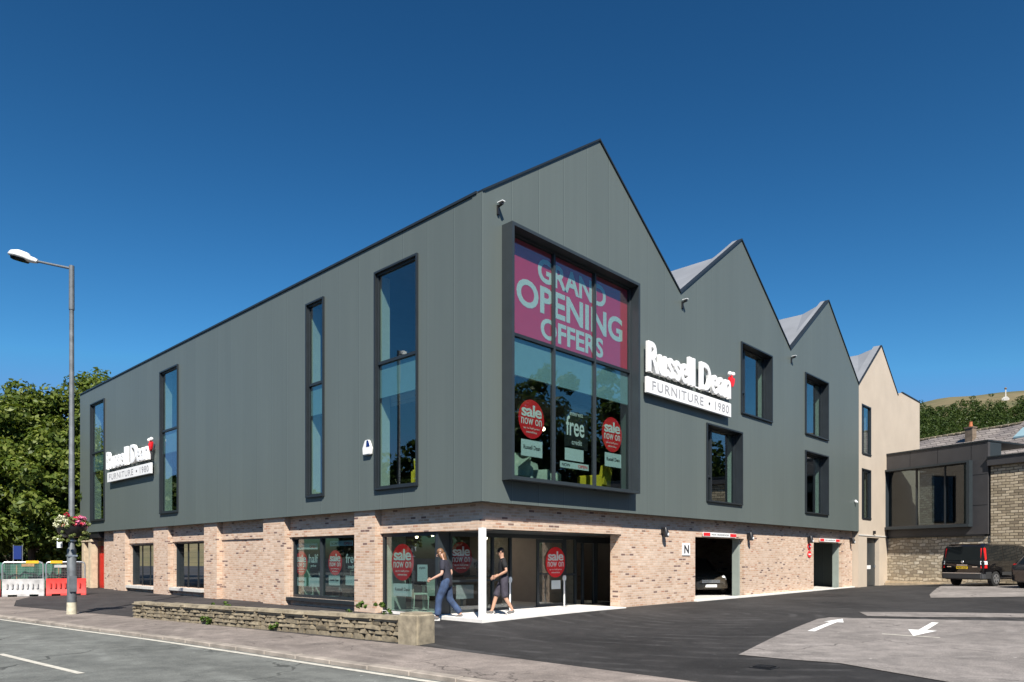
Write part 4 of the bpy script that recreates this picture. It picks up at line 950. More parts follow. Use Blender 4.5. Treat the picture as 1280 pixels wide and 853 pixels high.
sale(G1p, .80, 1.38, .44, .47, -.036, 'round red sale poster on the open entrance door', 1)
poster(G1p, .62, 1.02, .55, .82, -.036, 'pale card on the open entrance door', group=grp)

# ---------------------------------------------------------------- furniture seen through the glass
def armchair(label, x, y, z, rot, mat, s=1.0):
    t = thing('armchair', label, 'armchair', group='chairs on show behind the glass', local=True)
    MB().box(-.36, .36, -.34, .30, .16, .42).build('seat', mat, t, bevel=.05)
    MB().hexa([(-.40, .24, .30), (.40, .24, .30), (.40, .42, .30), (-.40, .42, .30), (-.42, .36, .95), (.42, .36, .95), (.42, .50, .93), (-.42, .50, .93)]).build('backrest', mat, t, bevel=.05)
    for sx in (-1, 1): MB().box(min(sx * .37, sx * .50), max(sx * .37, sx * .50), -.34, .40, .16, .62).build('arm', mat, t, bevel=.04)
    for sx in (-.38, .38):
        for sy in (-.28, .36): MB().tube([(sx, sy, .17), (sx * 1.05, sy * 1.05, 0)], [.025, .015], 8).build('leg', 'wood', t)
    t.location = (x, y, z); t.rotation_euler = (0, 0, rot); t.scale = (s, s, s); return t
armchair('mustard armchair on show in the tall upper window nearest the corner', 1.65, 3.75, 3.321, R_(130), 'yellow', 1.15)
armchair('mustard armchair at the right of the big upper window', 5.35, .75, 3.321, R_(200), 'yellow')
armchair('pale tub chair at the left of the big upper window', 1.95, .9, 3.321, R_(150), 'paleseat')
armchair('pale armchair in the middle of the big upper window', 3.35, .95, 3.321, R_(20), 'paleseat')
armchair('pale grey armchair in the low side window', 1.35, 6.7, .24, R_(70), 'paleseat')
armchair('grey armchair at the left of the low side window', 1.5, 8.6, .24, R_(110), 'greyseat')
def chair(label, x, y, z, rot, mat):
    t = thing('dining_chair', label, 'chair', group='dining chairs behind the glass', local=True)
    MB().box(-.22, .22, -.22, .22, .43, .48).build('seat', mat, t, bevel=.015)
    MB().hexa([(-.22, .19, .48), (.22, .19, .48), (.22, .22, .48), (-.22, .22, .48), (-.21, .28, .92), (.21, .28, .92), (.21, .31, .92), (-.21, .31, .92)]).build('backrest', mat, t, bevel=.01)
    for sx in (-.19, .19):
        for sy in (-.19, .19): MB().tube([(sx, sy, .43), (sx * 1.1, sy * 1.1, 0)], [.02, .014], 6).build('leg', 'paleseat', t)
    t.location = (x, y, z); t.rotation_euler = (0, 0, rot)
chair('pale dining chair behind the glass left of the grey entrance column', 1.15, 3.75, .027, R_(60), 'paleseat')
chair('pale dining chair nearer the grey entrance column', 1.15, 2.95, .027, R_(110), 'paleseat')
tb = thing('display_table', 'small pale table behind the glass beside the entrance', 'table', (1.5, 3.4, 0))
MB().box(1.3, 2.1, 2.9, 3.9, .70, .74).build('tabletop', 'paleseat', tb, bevel=.01)
for x in (1.36, 2.04):
    for y in (2.96, 3.84): MB().box(x - .03, x + .03, y - .03, y + .03, -.016, .70).build('leg', 'paleseat', tb)
dk = thing('reception_desk', 'dark reception desk inside the open entrance', 'desk', (3.8, 4.2, 0))
MB().box(3.3, 4.35, 3.6, 4.15, -.016, .92).build('front_panel', 'wood', dk, bevel=.01); MB().box(3.25, 4.38, 3.55, 4.19, .921, .97).build('counter_top', 'greyseat', dk, bevel=.01)
pl = thing('pot_plant', 'leafy plant standing on the reception desk', 'plant', (3.6, 3.85, .97))
MB().tube([(3.6, 3.85, .972), (3.6, 3.85, 1.12)], [.07, .10], 12).build('pot', 'greyseat', pl, smooth=True)
quad_mesh('foliage', leaf_cloud([(3.6, 3.85, 1.25), (3.68, 3.85, 1.32), (3.52, 3.86, 1.3)], [.14, .1, .1], 40, .10, seed=3), 'leafdark', pl)
# steel safety rails in the doorway
for x, y, lab in ((2.58, 1.55, 'white steel door post beside the man in shorts'), (5.05, 1.62, 'white steel door post before the open door with the red poster')):
    t = thing('door_post', lab, 'post', (x, y, -.012), 'white door posts in the entrance')
    MB().tube([(x, y, .03), (x, y, .86)], .024, 10).build('post', 'white', t, smooth=True)
    MB().box(x - .09, x + .09, y - .09, y + .09, .031, .045).build('base_plate', 'steel', t); disc(FR, x, .90, .065, .085, y - .03, y + .02, 20).build('control_plate', 'lens', t)

# ---------------------------------------------------------------- fixtures on the walls
def wall_lamp(x, z, lab):
    t = thing('wall_lamp', lab, 'lamp', (x, .3, z), 'black wall lamps on the brickwork')
    MB().box(x - .07, x + .07, .20, .299, z - .06, z + .12).build('bracket', 'black', t, bevel=.02)
    MB().tube([(x, .16, z + .14), (x, .14, z - .02), (x, .14, z - .17)], [.05, .095, .085], 14).build('shade', 'black', t, smooth=True)
    MB().ball((x + .012, .09, z - .08), (.062, .055, .085), 12, 8).build('lens', 'lens', t, smooth=True)
wall_lamp(8.45, 2.36, 'black wall lamp left of the garage holding the dark car'); wall_lamp(14.62, 2.36, 'black wall lamp right of the garage holding the dark car')
wall_lamp(20.62, 2.36, 'black wall lamp left of the further garage'); wall_lamp(26.05, 2.40, 'black wall lamp right of the further garage')
def cctv(x, z, lab):
    t = thing('security_camera', lab, 'camera', (x, 0, z), 'small cameras under the eaves')
    MB().box(x - .03, x + .03, -.05, -.002, z - .20, z + .03).build('bracket', 'black', t); MB().tube([(x, -.05, z + .0), (x - .02, -.20, z + .02)], [.03, .04], 10).build('housing', 'black', t, smooth=True)
    MB().box(x - .06, x + .04, -.23, -.05, z + .06, z + .08).build('hood', 'lens', t)
cctv(.52, 10.08, 'small black camera near the top corner of the shop'); cctv(9.2, 9.98, 'small black camera below the first roof valley'); cctv(18.05, 9.92, 'small black camera below the second roof valley')
t = thing('movement_sensor', 'small white sensor at the right end of the green cladding', 'sensor', (25.85, 0, 4.3))
MB().box(25.78, 25.92, -.10, -.002, 4.28, 4.42).build('housing', 'white', t, bevel=.03); MB().ball((25.85, -.11, 4.3), .05, 8, 6).build('lens', 'lens', t, smooth=True)
t = thing('alarm_box', 'white and blue alarm bell box on the long side wall', 'alarm', (0, 4.6, 4.4))
MB().prism([(-.10, 4.42, 4.42), (-.10, 4.78, 4.42), (-.10, 4.80, 4.62), (-.10, 4.68, 4.84), (-.10, 4.52, 4.84), (-.10, 4.40, 4.62)], (.098, 0, 0)).build('cover', 'white', t, bevel=.02)
MB().prism([(-.106, 4.42, 4.64), (-.106, 4.60, 4.64), (-.106, 4.58, 4.82), (-.106, 4.50, 4.82)], (.004, 0, 0)).build('lettering', 'blue', t)
# parking signs
def height_sign(u0, u1, z0, z1, lab):
    t = thing('height_sign', lab, 'sign', ((u0 + u1) / 2, .25, z0), 'headroom boards over the garages'); w = u1 - u0
    MB().fbox(FR, u0, u1, z0, z1, .225, .252).build('board', 'white', t)
    for a, b in ((0, .2), (.8, 1)): MB().fbox(FR, u0 + w * a + .01, u0 + w * b - .01, z0 + .02, z1 - .02, .219, .224).build('end_panel', 'red', t)
    text('lettering', 'MAX HEADROOM', FR, u0 + w * .24, u0 + w * .76, z0 + .05, z1 - .05, .223, 'ink', t, 0, .003)
height_sign(11.05, 13.55, 2.275, 2.43, 'red and white headroom board over the garage with the dark car'); height_sign(21.9, 24.4, 2.275, 2.43, 'red and white headroom board over the further garage')
t = thing('letter_sign', 'white square sign with a dark letter N on the brick wall', 'sign', (10.05, .28, 1.6))
MB().fbox(FR, 9.72, 10.22, 1.60, 2.02, .27, .298).build('board', 'white', t); text('lettering', 'N', FR, 9.82, 10.13, 1.67, 1.95, .268, 'ink', t, .03, .004)
for z, lab in ((2.03, 'upper red round sign beside the further garage'), (1.68, 'lower red round sign beside the further garage')):
    t = thing('no_entry_sign', lab, 'sign', (20.75, .28, z), 'red round signs beside the further garage')
    disc(FR, 20.78, z, .2, .15, .27, .298).build('disc', 'red', t); MB().fbox(FR, 20.64, 20.92, z - .03, z + .03, .262, .268).build('bar', 'white', t)

# ---------------------------------------------------------------- low stone boundary wall with its end pillar
gw = thing('boundary_wall', 'low weathered stone wall with rounded coping along the pavement', 'wall', (-4.3, 3, -.1))
A0 = Vector((-4.95, 8.45)); A1 = Vector((-3.52, -1.45)); ad = (A1 - A0).normalized(); an = Vector((-ad.y, ad.x)); AL = (A1 - A0).length
WZ = lambda u: -.1 + .006 * u
def GW(u, z, d):
    p = A0 + ad * u + an * d; return (p.x, p.y, z)
def stones(rows, mat, name, d0, d1, lo, hi, zfn, jit=.02, parent=gw, lump=.03):
    mb = MB()
    for zb, zt in rows:
        u = random.uniform(-.2, 0)
        while u < AL - .02:
            w_ = random.uniform(lo, hi); a_, b_ = max(u, 0) + .012, min(u + w_, AL) - .012
            if b_ - a_ > .08:
                j = [random.uniform(-jit, jit) for _ in range(16)]; z0 = zfn(a_) + zb; z1 = zfn(a_) + zt
                mb.hexa([GW(a_, z0 + j[0] * .3, d0 + j[1]), GW(b_, z0 + j[2] * .3, d0 + j[3]), GW(b_, z0, d1 + j[4]), GW(a_, z0, d1 + j[5]), GW(a_ + abs(j[6]), z1 + j[7] * .5, d0 + j[8] + .01), GW(b_ - abs(j[9]), z1 + j[10] * .5, d0 + j[11] + .01), GW(b_, z1 + j[12] * .5, d1), GW(a_, z1 + j[13] * .5, d1)])
            u += w_
    return mb.build(name, mat, parent, bevel=lump, seg=2)
stones([(-.15, .06), (.06, .15), (.15, .24), (.24, .32)], 'oldstone', 'stone_courses', -.02, .34, .16, .45, WZ, .035, gw, .016)
MB().fbox(GW, .05, AL - .05, -.3, .28, .05, .30).build('wall_core', 'chimney', gw)
stones([(.322, .43)], 'capstone', 'coping', -.07, .38, .7, 1.3, WZ, .018, gw, .055)
pp = GW(AL + .27, 0, .12); mb = MB().box(-.27, .27, -.26, .26, -.25, .58)
gp = thing('gate_pillar', 'squat square stone pillar ending the low wall', 'pillar', (pp[0], pp[1], -.1), local=True)
blk = mb.build('block', 'palestone', gp, bevel=.05, seg=3); gp.rotation_euler = (0, 0, math.atan2(ad.y, ad.x))
blk.data.materials[0] = M['capstone']
C = []; RR = []
for k in range(36):
    u = random.choice([random.uniform(2.6, 8.6), random.uniform(0.5, AL)]); p = GW(u, 0, random.uniform(.35, .7)); C.append((p[0], p[1], random.uniform(-.05, .4))); RR.append(random.uniform(.03, .065))
for u, d, z in ((3.55, -.08, .0), (3.75, -.06, -.03), (8.7, .2, .45), (8.9, .5, .55), (9.0, .6, .3), (6.2, -.07, -.04)):
    for k in range(4): p = GW(u + random.uniform(-.12, .12), 0, d); C.append((p[0], p[1], z + random.uniform(-.03, .16))); RR.append(random.uniform(.03, .06))
tag(quad_mesh('weeds', leaf_cloud(C, RR, 22, .06, seed=21), 'weed'), 'green weeds growing along the low stone wall', 'weeds', kind='stuff')
# strip of soil and gravel between the low wall and the brickwork
drape('soil_strip', [(-4.45, 8.4), (-3.2, -.2), (-.4, 2.2), (.05, 4.5), (.05, 9.6)], .014, 'forecourt', kind='structure')

# ---------------------------------------------------------------- street lamp with flower basket
lx, ly = -5.75, 10.92
lp = thing('street_lamp', 'tall grey lamp column with single arm at the pavement edge', 'street lamp', (lx, ly, -.1))
MB().tube([(lx, ly, -.25), (lx, ly, .24)], [.135, .125], 16).build('painted_base', 'lampbase', lp, smooth=True)
MB().tube([(lx, ly, .241), (lx, ly, 1.75), (lx, ly, 1.82), (lx, ly, 9.73)], [.122, .118, .078, .055], 16).build('column', 'lamppost', lp, smooth=True)
MB().tube([(lx, ly, 8.6), (lx, ly, 9.86)], [.072, .068], 14).build('arm_sleeve', 'lamppost', lp, smooth=True)
hx, hy = -6.51, 11.68
MB().tube([(lx, ly, 9.78), (hx, hy, 10.0)], [.035, .032], 10).build('arm', 'lamppost', lp, smooth=True)
hd = Vector((-6.99 + 6.51, 12.20 - 11.68, .20)); hu = hd.normalized(); hs = Vector((-hu.y, hu.x, 0)).normalized(); hw = hu.cross(hs)
if hw.z < 0: hw = -hw
O = Vector((hx, hy, 10.0)); ln = MB(); rings = []
prof_ = [(-.12, .05, .06, .05), (0, .09, .09, .07), (.12, .11, .10, .08), (.20, .17, .17, .07), (.45, .19, .19, .07), (.64, .15, .14, .06), (.74, .05, .05, .03)]
for u, w_, up_, dn in prof_:
    ring = []
    for k in range(16):
        a = 2 * math.pi * k / 16; c, s = math.cos(a), math.sin(a)
        ring.append(O + hu * u + hs * (w_ * c) + hw * ((up_ if s > 0 else dn) * s))
    rings.append(ring)
vs = [v for g in rings for v in g]; n = 16
lh = ln.add(vs, [(i * n + k, i * n + (k + 1) % n, (i + 1) * n + (k + 1) % n, (i + 1) * n + k) for i in range(len(rings) - 1) for k in range(n)] + [tuple(range(n)), tuple((len(rings) - 1) * n + k for k in range(n))]).build('lantern', 'lampshell', lp, smooth=True)
ln = MB(); vs = []
for u, w_ in ((.18, .13), (.45, .15), (.62, .10)): vs += [O + hu * u + hs * w_ - hw * .045, O + hu * u - hs * w_ - hw * .045, O + hu * u - hs * w_ * .6 - hw * .115, O + hu * u + hs * w_ * .6 - hw * .115]
ln.add(vs, [(0, 1, 2, 3), (8, 9, 10, 11)] + [(4 * i + k, 4 * i + (k + 1) % 4, 4 * i + 4 + (k + 1) % 4, 4 * i + 4 + k) for i in range(2) for k in range(4)]).build('lamp_bowl', 'carglass', lh)
MB().box(lx - .09, lx + .09, ly - .16, ly - .121, .55, 1.0).build('access_door', 'lamppost', lp)
MB().box(lx - .12, lx + .12, ly - .12, ly + .12, 1.55, 1.60).box(lx - .095, lx + .095, ly - .095, ly + .095, 1.98, 2.02).build('clamp_band', 'steel', lp)
hb = thing('flower_basket', 'overflowing red, pink and cream flower basket strapped round the lamp column', 'flower basket', (lx, ly, 2.3))
r = np.random.default_rng(31)
MB().tube([(lx, ly, 2.10), (lx, ly, 2.22), (lx, ly, 2.40)], [.20, .34, .40], 18).build('basket', 'black', hb, smooth=True)
C = []; RR = []
for k in range(60):
    a = r.uniform(0, 2 * math.pi); q_ = r.uniform(.12, .38); C.append((lx + q_ * math.cos(a), ly + q_ * math.sin(a), 2.62 - .75 * q_ ** 1.5 + r.normal() * .05)); RR.append(r.uniform(.06, .12))
for k in range(26):
    a = r.uniform(0, 2 * math.pi); C.append((lx + .40 * math.cos(a), ly + .40 * math.sin(a), r.uniform(1.98, 2.3))); RR.append(r.uniform(.03, .06))
quad_mesh('foliage', leaf_cloud(C, RR, 34, .07, seed=5), 'basketleaf', hb)
for nm, mt, a0, a1, sd in (('red_blossom', 'petalred', -2.4, 0.3, 1), ('pink_blossom', 'petalpink', -1.5, 0.6, 2), ('white_blossom', 'petalwhite', -3.4, -2.1, 3)):
    C = []; RR = []
    for k in range(16):
        a = r.uniform(a0, a1); q_ = r.uniform(.2, .42); C.append((lx + q_ * math.cos(a), ly + q_ * math.sin(a), 2.70 - .70 * q_ ** 1.3 + r.normal() * .06)); RR.append(r.uniform(.045, .085))
    quad_mesh(nm, leaf_cloud(C, RR, 30, .055, seed=sd), mt, hb)
# small white tank hung beside the basket
t = thing('watering_bottle', 'small pale plastic bottle hanging under the flower basket', 'bottle', (lx - .28, ly + .1, 1.95))
MB().tube([(lx - .27, ly + .12, 1.80), (lx - .27, ly + .12, 2.06), (lx - .27, ly + .12, 2.12)], [.07, .07, .03], 12).build('bottle', 'lens', t, smooth=True); MB().tube([(lx - .27, ly + .12, 2.12), (lx - .2, ly + .1, 2.32)], .008, 6).build('strap', 'black', t)

# ---------------------------------------------------------------- roadworks barriers on the left
P0 = Vector(cw((2 - 640) / 897.34, 29.6)); bdv = Vector((FX * .52 + RX * .854, FY * .52 + RY * .854)).normalized(); bn_ = Vector((bdv.y, -bdv.x))
P0 = P0 - bdv * 1.52
def barrier(u, mat, lab):
    t = thing('water_barrier', lab, 'barrier', group='plastic barriers round the roadworks', local=True); W = 1.5
    sec = [(-.22, 0), (.22, 0), (.20, .12), (.10, .33), (.08, .74), (-.08, .74), (-.10, .33), (-.20, .12)]
    b = MB().prism([(0.02, d, z) for d, z in sec], (W - .04, 0, 0)).build('shell', mat, t, bevel=.02)
    cut = []
    for k in (.38, 1.12):
        c = MB().box(k - .16, k + .16, -.6, .6, -.05, .09).build('slot', mat); cut.append(c)
    boolean_cut(b, cut)
    q = MB()
    for k in range(7): q.box(.16 + k * .175, .22 + k * .175, -.165, -.09, .32, .56)
    q.build('raised_rib', mat, t, bevel=.015)
    p = P0 + bdv * u; t.location = (p.x, p.y, gz(p.x, p.y) - .0); t.rotation_euler = (0, 0, math.atan2(bdv.y, bdv.x)); return t
barrier(0.0, 'redplastic', 'red plastic barrier cut off by the left edge of the picture')
barrier(1.52, 'whiteplastic', 'white plastic barrier between two red ones')
barrier(3.04, 'redplastic', 'red plastic barrier behind the lamp column')
def mesh_panel(u, lab):
    t = thing('fence_panel', lab, 'fence', group='mesh panels on the plastic barriers', local=True)
    r_ = .03; z0, z1, W = .76, 1.44, 1.46
    MB().tube([(.02, 0, z0 - .1), (.02, 0, z1 - .12), (.06, 0, z1 - .03), (.16, 0, z1), (W - .16, 0, z1), (W - .06, 0, z1 - .03), (W - .02, 0, z1 - .12), (W - .02, 0, z0 - .1)], r_, 8).build('frame', 'steel', t, smooth=True)
    q = MB()
    for k in range(1, 26): q.tube([(W * k / 26, 0, z0), (W * k / 26, 0, z1)], .004, 4)
    for k in range(1, 10): q.tube([(.03, 0, z0 + (z1 - z0) * k / 10), (W - .03, 0, z0 + (z1 - z0) * k / 10)], .004, 4)
    q.build('wire_mesh', 'steel', t)
    p = P0 + bdv * u; t.location = (p.x, p.y, -.1); t.rotation_euler = (0, 0, math.atan2(bdv.y, bdv.x))
mesh_panel(1.52, 'mesh fence panel standing on the white barrier'); mesh_panel(3.04, 'mesh fence panel standing on the red barrier by the lamp column'); mesh_panel(0.0, 'mesh fence panel on the red barrier at the left edge')
nf = thing('netting_fence', 'green debris netting screen behind the barriers', 'fence', local=True); q = MB(); n = 40
for k in range(n + 1):
    u = -3 + 6.6 * k / n; w_ = .07 * math.sin(k * 1.3) + .04 * math.sin(k * 3.1); zt = 1.40 + .05 * math.sin(k * .8)
    q.v += [(u, w_, -.05), (u, w_, zt), (u, w_ + .012, zt), (u, w_ + .012, -.05)]
for k in range(n):
    for j in range(4): q.f.append((4 * k + j, 4 * k + (j + 1) % 4, 4 * k + 4 + (j + 1) % 4, 4 * k + 4 + j))
q.build('netting', 'netting', nf, smooth=True)
q = MB()
for u in (-3, 0, 2.0, 3.5): q.tube([(u, .06, -.1), (u, .06, 1.3)], .03, 8)
q.build('post', 'wood', nf); p = P0 + bdv * 0 - bn_ * .45 ; nf.location = (p.x, p.y, -.1); nf.rotation_euler = (0, 0, math.atan2(bdv.y, bdv.x))
def hazard_lamp(u, z, mat, lab, w_=.45):
    t = thing('warning_board', lab, 'board', group='boards clipped on the mesh panels', local=True)
    MB().box(0, w_, -.05, -.032, z, z + .12).build('plate', mat, t, bevel=.006); MB().box(.05, .1, -.032, .0, z + .02, z + .1).box(w_ - .1, w_ - .05, -.032, 0, z + .02, z + .1).build('clip', 'black', t)
    p = P0 + bdv * u; t.location = (p.x, p.y, -.1); t.rotation_euler = (0, 0, math.atan2(bdv.y, bdv.x))
hazard_lamp(2.35, 1.38, 'yellowpaint', 'yellow board at the top of the mesh panel above the white barrier'); hazard_lamp(3.2, 1.38, 'yellowpaint', 'yellow board at the top of the mesh panel nearest the lamp column'); hazard_lamp(3.35, 1.20, 'whiteplastic', 'white board below the yellow one nearest the lamp column'); hazard_lamp(2.2, 1.25, 'wood', 'brown board on the mesh panel above the white barrier')
t = thing('orange_screen', 'orange mesh screen bundle behind the left mesh panel', 'screen', local=True)
MB().box(0, .7, 0, .05, .1, 1.0).build('mesh_sheet', 'orange', t); MB().box(0, .04, -.01, .06, 0, 1.1).box(.66, .7, -.01, .06, 0, 1.1).build('post', 'steel', t)
p = P0 + bdv * 1.9 - bn_ * .8; t.location = (p.x, p.y, -.1); t.rotation_euler = (0, 0, math.atan2(bdv.y, bdv.x))
bx, by = cw(px_(22), 37.5); t = thing('blue_sign', 'blue upright board in the shade below the trees', 'sign', local=True)
MB().box(-.18, .18, -.02, .02, 1.55, 2.25).build('board', 'blue', t); MB().tube([(-.2, .05, 0), (-.2, .05, 2.3)], .025, 8).tube([(.2, .05, 0), (.2, .05, 2.3)], .025, 8).build('post', 'steel', t)
t.location = (bx, by, -.1); t.rotation_euler = (0, 0, YAW - R_(90) + .3)
lb = thing('litter_sack', 'white rubbish sack slumped against the pale stone posts', 'sack', (-.25, 30.1, -.1))
mb = MB().ball((-.25, 30.1, .16), (.26, .30, .30), 14, 10); mb.v = [(x + .04 * math.sin(z * 30 + y * 9), y + .04 * math.sin(z * 23 + x * 11), max(z, -.1)) for x, y, z in mb.v]; mb.build('sack', 'whiteplastic', lb, smooth=True)
MB().box(-.54, -.50, 30.0, 30.2, .1, .24).build('label', 'yellowpaint', lb)
# broken drain cover debris in the tarmac
t = thing('sunken_drain', 'dark sunken drain grating in the new tarmac', 'drain', (-1.86, -7.77, -.06))
zb = gz(-1.86, -7.77); q = MB().box(-2.02, -1.72, -7.98, -7.66, zb - .05, zb + .012); q.build('frame', 'black', t); q = MB()
for k in range(5): q.box(-1.99 + k * .055, -1.96 + k * .055, -7.95, -7.69, zb + .013, zb + .03)
q.build('grating', 'black', t, bevel=.006)
# ---------------------------------------------------------------- vehicles (local: x forward, y left, z up)
def section(st):
    x, zb, wb, zm, wm, zs, ws, zt, wt, cr = st
    half = [(0, zb), (wb * .85, zb), (wb, zb + .07), (wm, zm), (ws, zs), (wt, zt - .05), (wt * .86, zt), (0, zt + cr)]
    return [(x, y, z) for y, z in half] + [(x, -y, z) for y, z in half[-2:0:-1]]
def car(name, label, cat, st, mat, wheels, wr, gl_side, gl_front, gl_rear, group=None):
    t = thing(name, label, cat, group=group, local=True)
    S = [section(s) for s in st]; n = len(S[0]); mb = MB()
    mb.v = [v for s in S for v in s]
    mb.f = [(i * n + k, i * n + (k + 1) % n, (i + 1) * n + (k + 1) % n, (i + 1) * n + k) for i in range(len(S) - 1) for k in range(n)] + [tuple(range(n)), tuple((len(S) - 1) * n + k for k in range(n))]
    b = mb.build('body', mat, t, smooth=True); b.data.set_sharp_from_angle(angle=R_(32))
    cut = []
    for x in wheels:
        for s in (-1, 1):
            w_ = max(q[4] for q in st); c = MB().tube([(x, s * (w_ - .24), wr), (x, s * (w_ + .1), wr)], wr + .055, 24).build('wheel_arch', mat); cut.append(c)
    boolean_cut(b, cut); b.data.set_sharp_from_angle(angle=R_(32)) if hasattr(b.data, 'set_sharp_from_angle') else None
    def inset(P, f, push):
        P = [Vector(p) for p in P]; c = sum(P, Vector()) / len(P); nr = (P[1] - P[0]).cross(P[3] - P[0]).normalized()
        if nr.dot(c - Vector((c.x * .5, 0, .6))) < 0: nr = -nr
        return [p + (c - p) * f + nr * push for p in P], nr
    def pane(nm, P, f=.06, push=.006):
        q, nr = inset(P, f, push); MB().prism(q, nr * -.004).build(nm, 'carglass', t)
    for i0, i1 in gl_side:
        pane('side_window', [S[i0][4], S[i1][4], S[i1][5], S[i0][5]], .07); pane('side_window', [S[i0][n - 4], S[i1][n - 4], S[i1][n - 5], S[i0][n - 5]], .07)
    i0, i1 = gl_front; pane('windscreen', [S[i0][6], S[i1][6], S[i1][n - 6], S[i0][n - 6]], .04)
    i0, i1 = gl_rear; pane('rear_window', [S[i0][6], S[i1][6], S[i1][n - 6], S[i0][n - 6]], .05)
    for x in wheels:
        for s in (-1, 1):
            w_ = max(q[4] for q in st) - .02
            wh = MB().tube([(x, s * (w_ - .20), wr), (x, s * (w_ - .18), wr), (x, s * (w_ - .02), wr), (x, s * w_, wr)], [wr - .03, wr, wr, wr - .03], 28).build('wheel', 'tyre', t, smooth=True)
            MB().tube([(x, s * (w_ - .02), wr), (x, s * (w_ + .008), wr)], [wr * .66, wr * .64], 24).build('rim', 'steel', wh, smooth=True)
            q = MB()
            for k in range(5):
                a = 2 * math.pi * k / 5 + .3; ca, sa = math.cos(a), math.sin(a); r0, r1 = wr * .24, wr * .56
                for da in (0,): q.tube([(x + ca * (r0 + r1) / 2 - .001, s * (w_ + .004), wr + sa * (r0 + r1) / 2), (x + ca * (r0 + r1) / 2, s * (w_ + .0115), wr + sa * (r0 + r1) / 2)], wr * .14, 10)
            q.build('rim_opening', 'black', wh)
    return t, S
# x, zb, wb, zmid, wmid, zshoulder, wshoulder, ztop, wtop, crown
VAN = [(-2.30, .34, .78, .60, .85, .95, .85, 1.00, .82, .0), (-2.28, .28, .82, .60, .875, .98, .87, 1.06, .84, .0), (-2.19, .28, .83, .60, .89, 1.02, .875, 1.64, .78, .02), (-2.06, .28, .83, .60, .89, 1.03, .88, 1.72, .78, .03),
       (-.9, .28, .83, .60, .89, 1.03, .88, 1.76, .79, .03), (.1, .28, .83, .60, .89, 1.02, .88, 1.76, .79, .03), (.70, .28, .83, .60, .89, 1.00, .88, 1.73, .77, .03), (.95, .28, .83, .60, .89, .99, .87, 1.66, .75, .03),
       (1.72, .28, .83, .58, .88, .95, .84, 1.05, .77, .04), (2.12, .26, .80, .55, .84, .82, .78, .90, .68, .03), (2.30, .30, .68, .50, .72, .68, .66, .74, .56, .02)]
HATCH = [(-1.98, .30, .60, .52, .70, .78, .70, .84, .64, .0), (-1.93, .24, .70, .52, .80, .86, .79, .96, .66, .0), (-1.62, .22, .74, .52, .83, .90, .81, 1.34, .54, .03), (-1.35, .22, .74, .52, .84, .91, .82, 1.42, .55, .03),
         (-.6, .22, .74, .52, .84, .90, .82, 1.46, .56, .03), (.1, .22, .74, .52, .84, .89, .82, 1.44, .56, .03), (.35, .22, .74, .52, .84, .88, .81, 1.38, .55, .03), (1.02, .22, .74, .50, .83, .85, .78, .93, .70, .03),
         (1.55, .22, .72, .48, .80, .74, .74, .82, .62, .03), (1.86, .22, .66, .44, .72, .62, .66, .70, .54, .02), (1.98, .26, .56, .42, .60, .54, .56, .60, .46, .0)]
def plate(t, x, z, w_, h, mat='numplate', sx=-1, s=''):
    p = MB().box(min(x, x + sx * .012), max(x, x + sx * .012), -w_ / 2, w_ / 2, z, z + h).build('number_plate', mat, t)
    if s:
        vs, fs = text_mesh(s, .01); MB().add([(x + sx * (.014 + .001 * v[2]), sx * (-w_ * .44 + v[0] * w_ * .88), z + h * .2 + v[1] * h * .6) for v in vs], fs).build('lettering', 'ink', p)
van, S = car('van', 'black van parked nose-in against the stone wall, seen from behind', 'van', VAN, 'carblack', (-1.42, 1.38), .31, [(3, 4), (4, 5), (5, 7)], (7, 8), (1, 2), 'vehicles parked by the stone wall')
for s in (-1, 1):
    q = MB().hexa([(-2.31, s * .865, .92), (-2.31, s * .70, .92), (-2.14, s * .885, .92), (-2.14, s * .885, .92), (-2.155, s * .735, 1.60), (-2.155, s * .64, 1.60), (-2.02, s * .735, 1.60), (-2.02, s * .735, 1.60)])
    tl_ = MB().hexa([(-2.325, s * .745, .74), (-2.25, s * .905, .74), (-2.10, s * .908, .74), (-2.10, s * .745, .74), (-2.215, s * .685, 1.58), (-2.17, s * .805, 1.58), (-2.04, s * .81, 1.58), (-2.04, s * .685, 1.58)]).build('tail_light', 'taillight', van, bevel=.015)
    MB().hexa([(-2.315, s * .74, .90), (-2.248, s * .906, .90), (-2.10, s * .910, .90), (-2.10, s * .74, .90), (-2.298, s * .73, 1.04), (-2.236, s * .892, 1.04), (-2.10, s * .897, 1.04), (-2.10, s * .73, 1.04)]).build('lens', 'lens', tl_)
    MB().hexa([(2.14, s * .60, .66), (2.32, s * .50, .66), (2.0, s * .84, .70), (1.95, s * .70, .70), (2.0, s * .60, .84), (2.2, s * .50, .80), (1.85, s * .845, .90), (1.8, s * .70, .9)]).build('headlight', 'lens', van)
    MB().hexa([(1.15, s * .86, 1.02), (1.30, s * .86, 1.02), (1.30, s * 1.06, 1.04), (1.18, s * 1.06, 1.04), (1.15, s * .86, 1.16), (1.30, s * .86, 1.16), (1.30, s * 1.05, 1.20), (1.18, s * 1.05, 1.20)]).build('wing_mirror', 'black', van, bevel=.02)
    MB().box(-1.05, .98, min(s * .885, s * .90), max(s * .885, s * .90), .46, .60).box(-2.2, -1.79, min(s * .88, s * .90), max(s * .88, s * .90), .46, .60).build('side_moulding', 'bumper', van, bevel=.006)
    MB().box(-.2, -.08, min(s * .885, s * .905), max(s * .885, s * .905), .86, .89).build('door_handle', 'bumper', van)
bmp_ = MB().prism([(-2.37, -.80, .30), (-2.37, .80, .30), (-2.25, .895, .30), (-1.82, .90, .30), (-1.82, -.90, .30), (-2.25, -.895, .30)], (0, 0, .24)).build('bumper', 'bumper', van, bevel=.03)
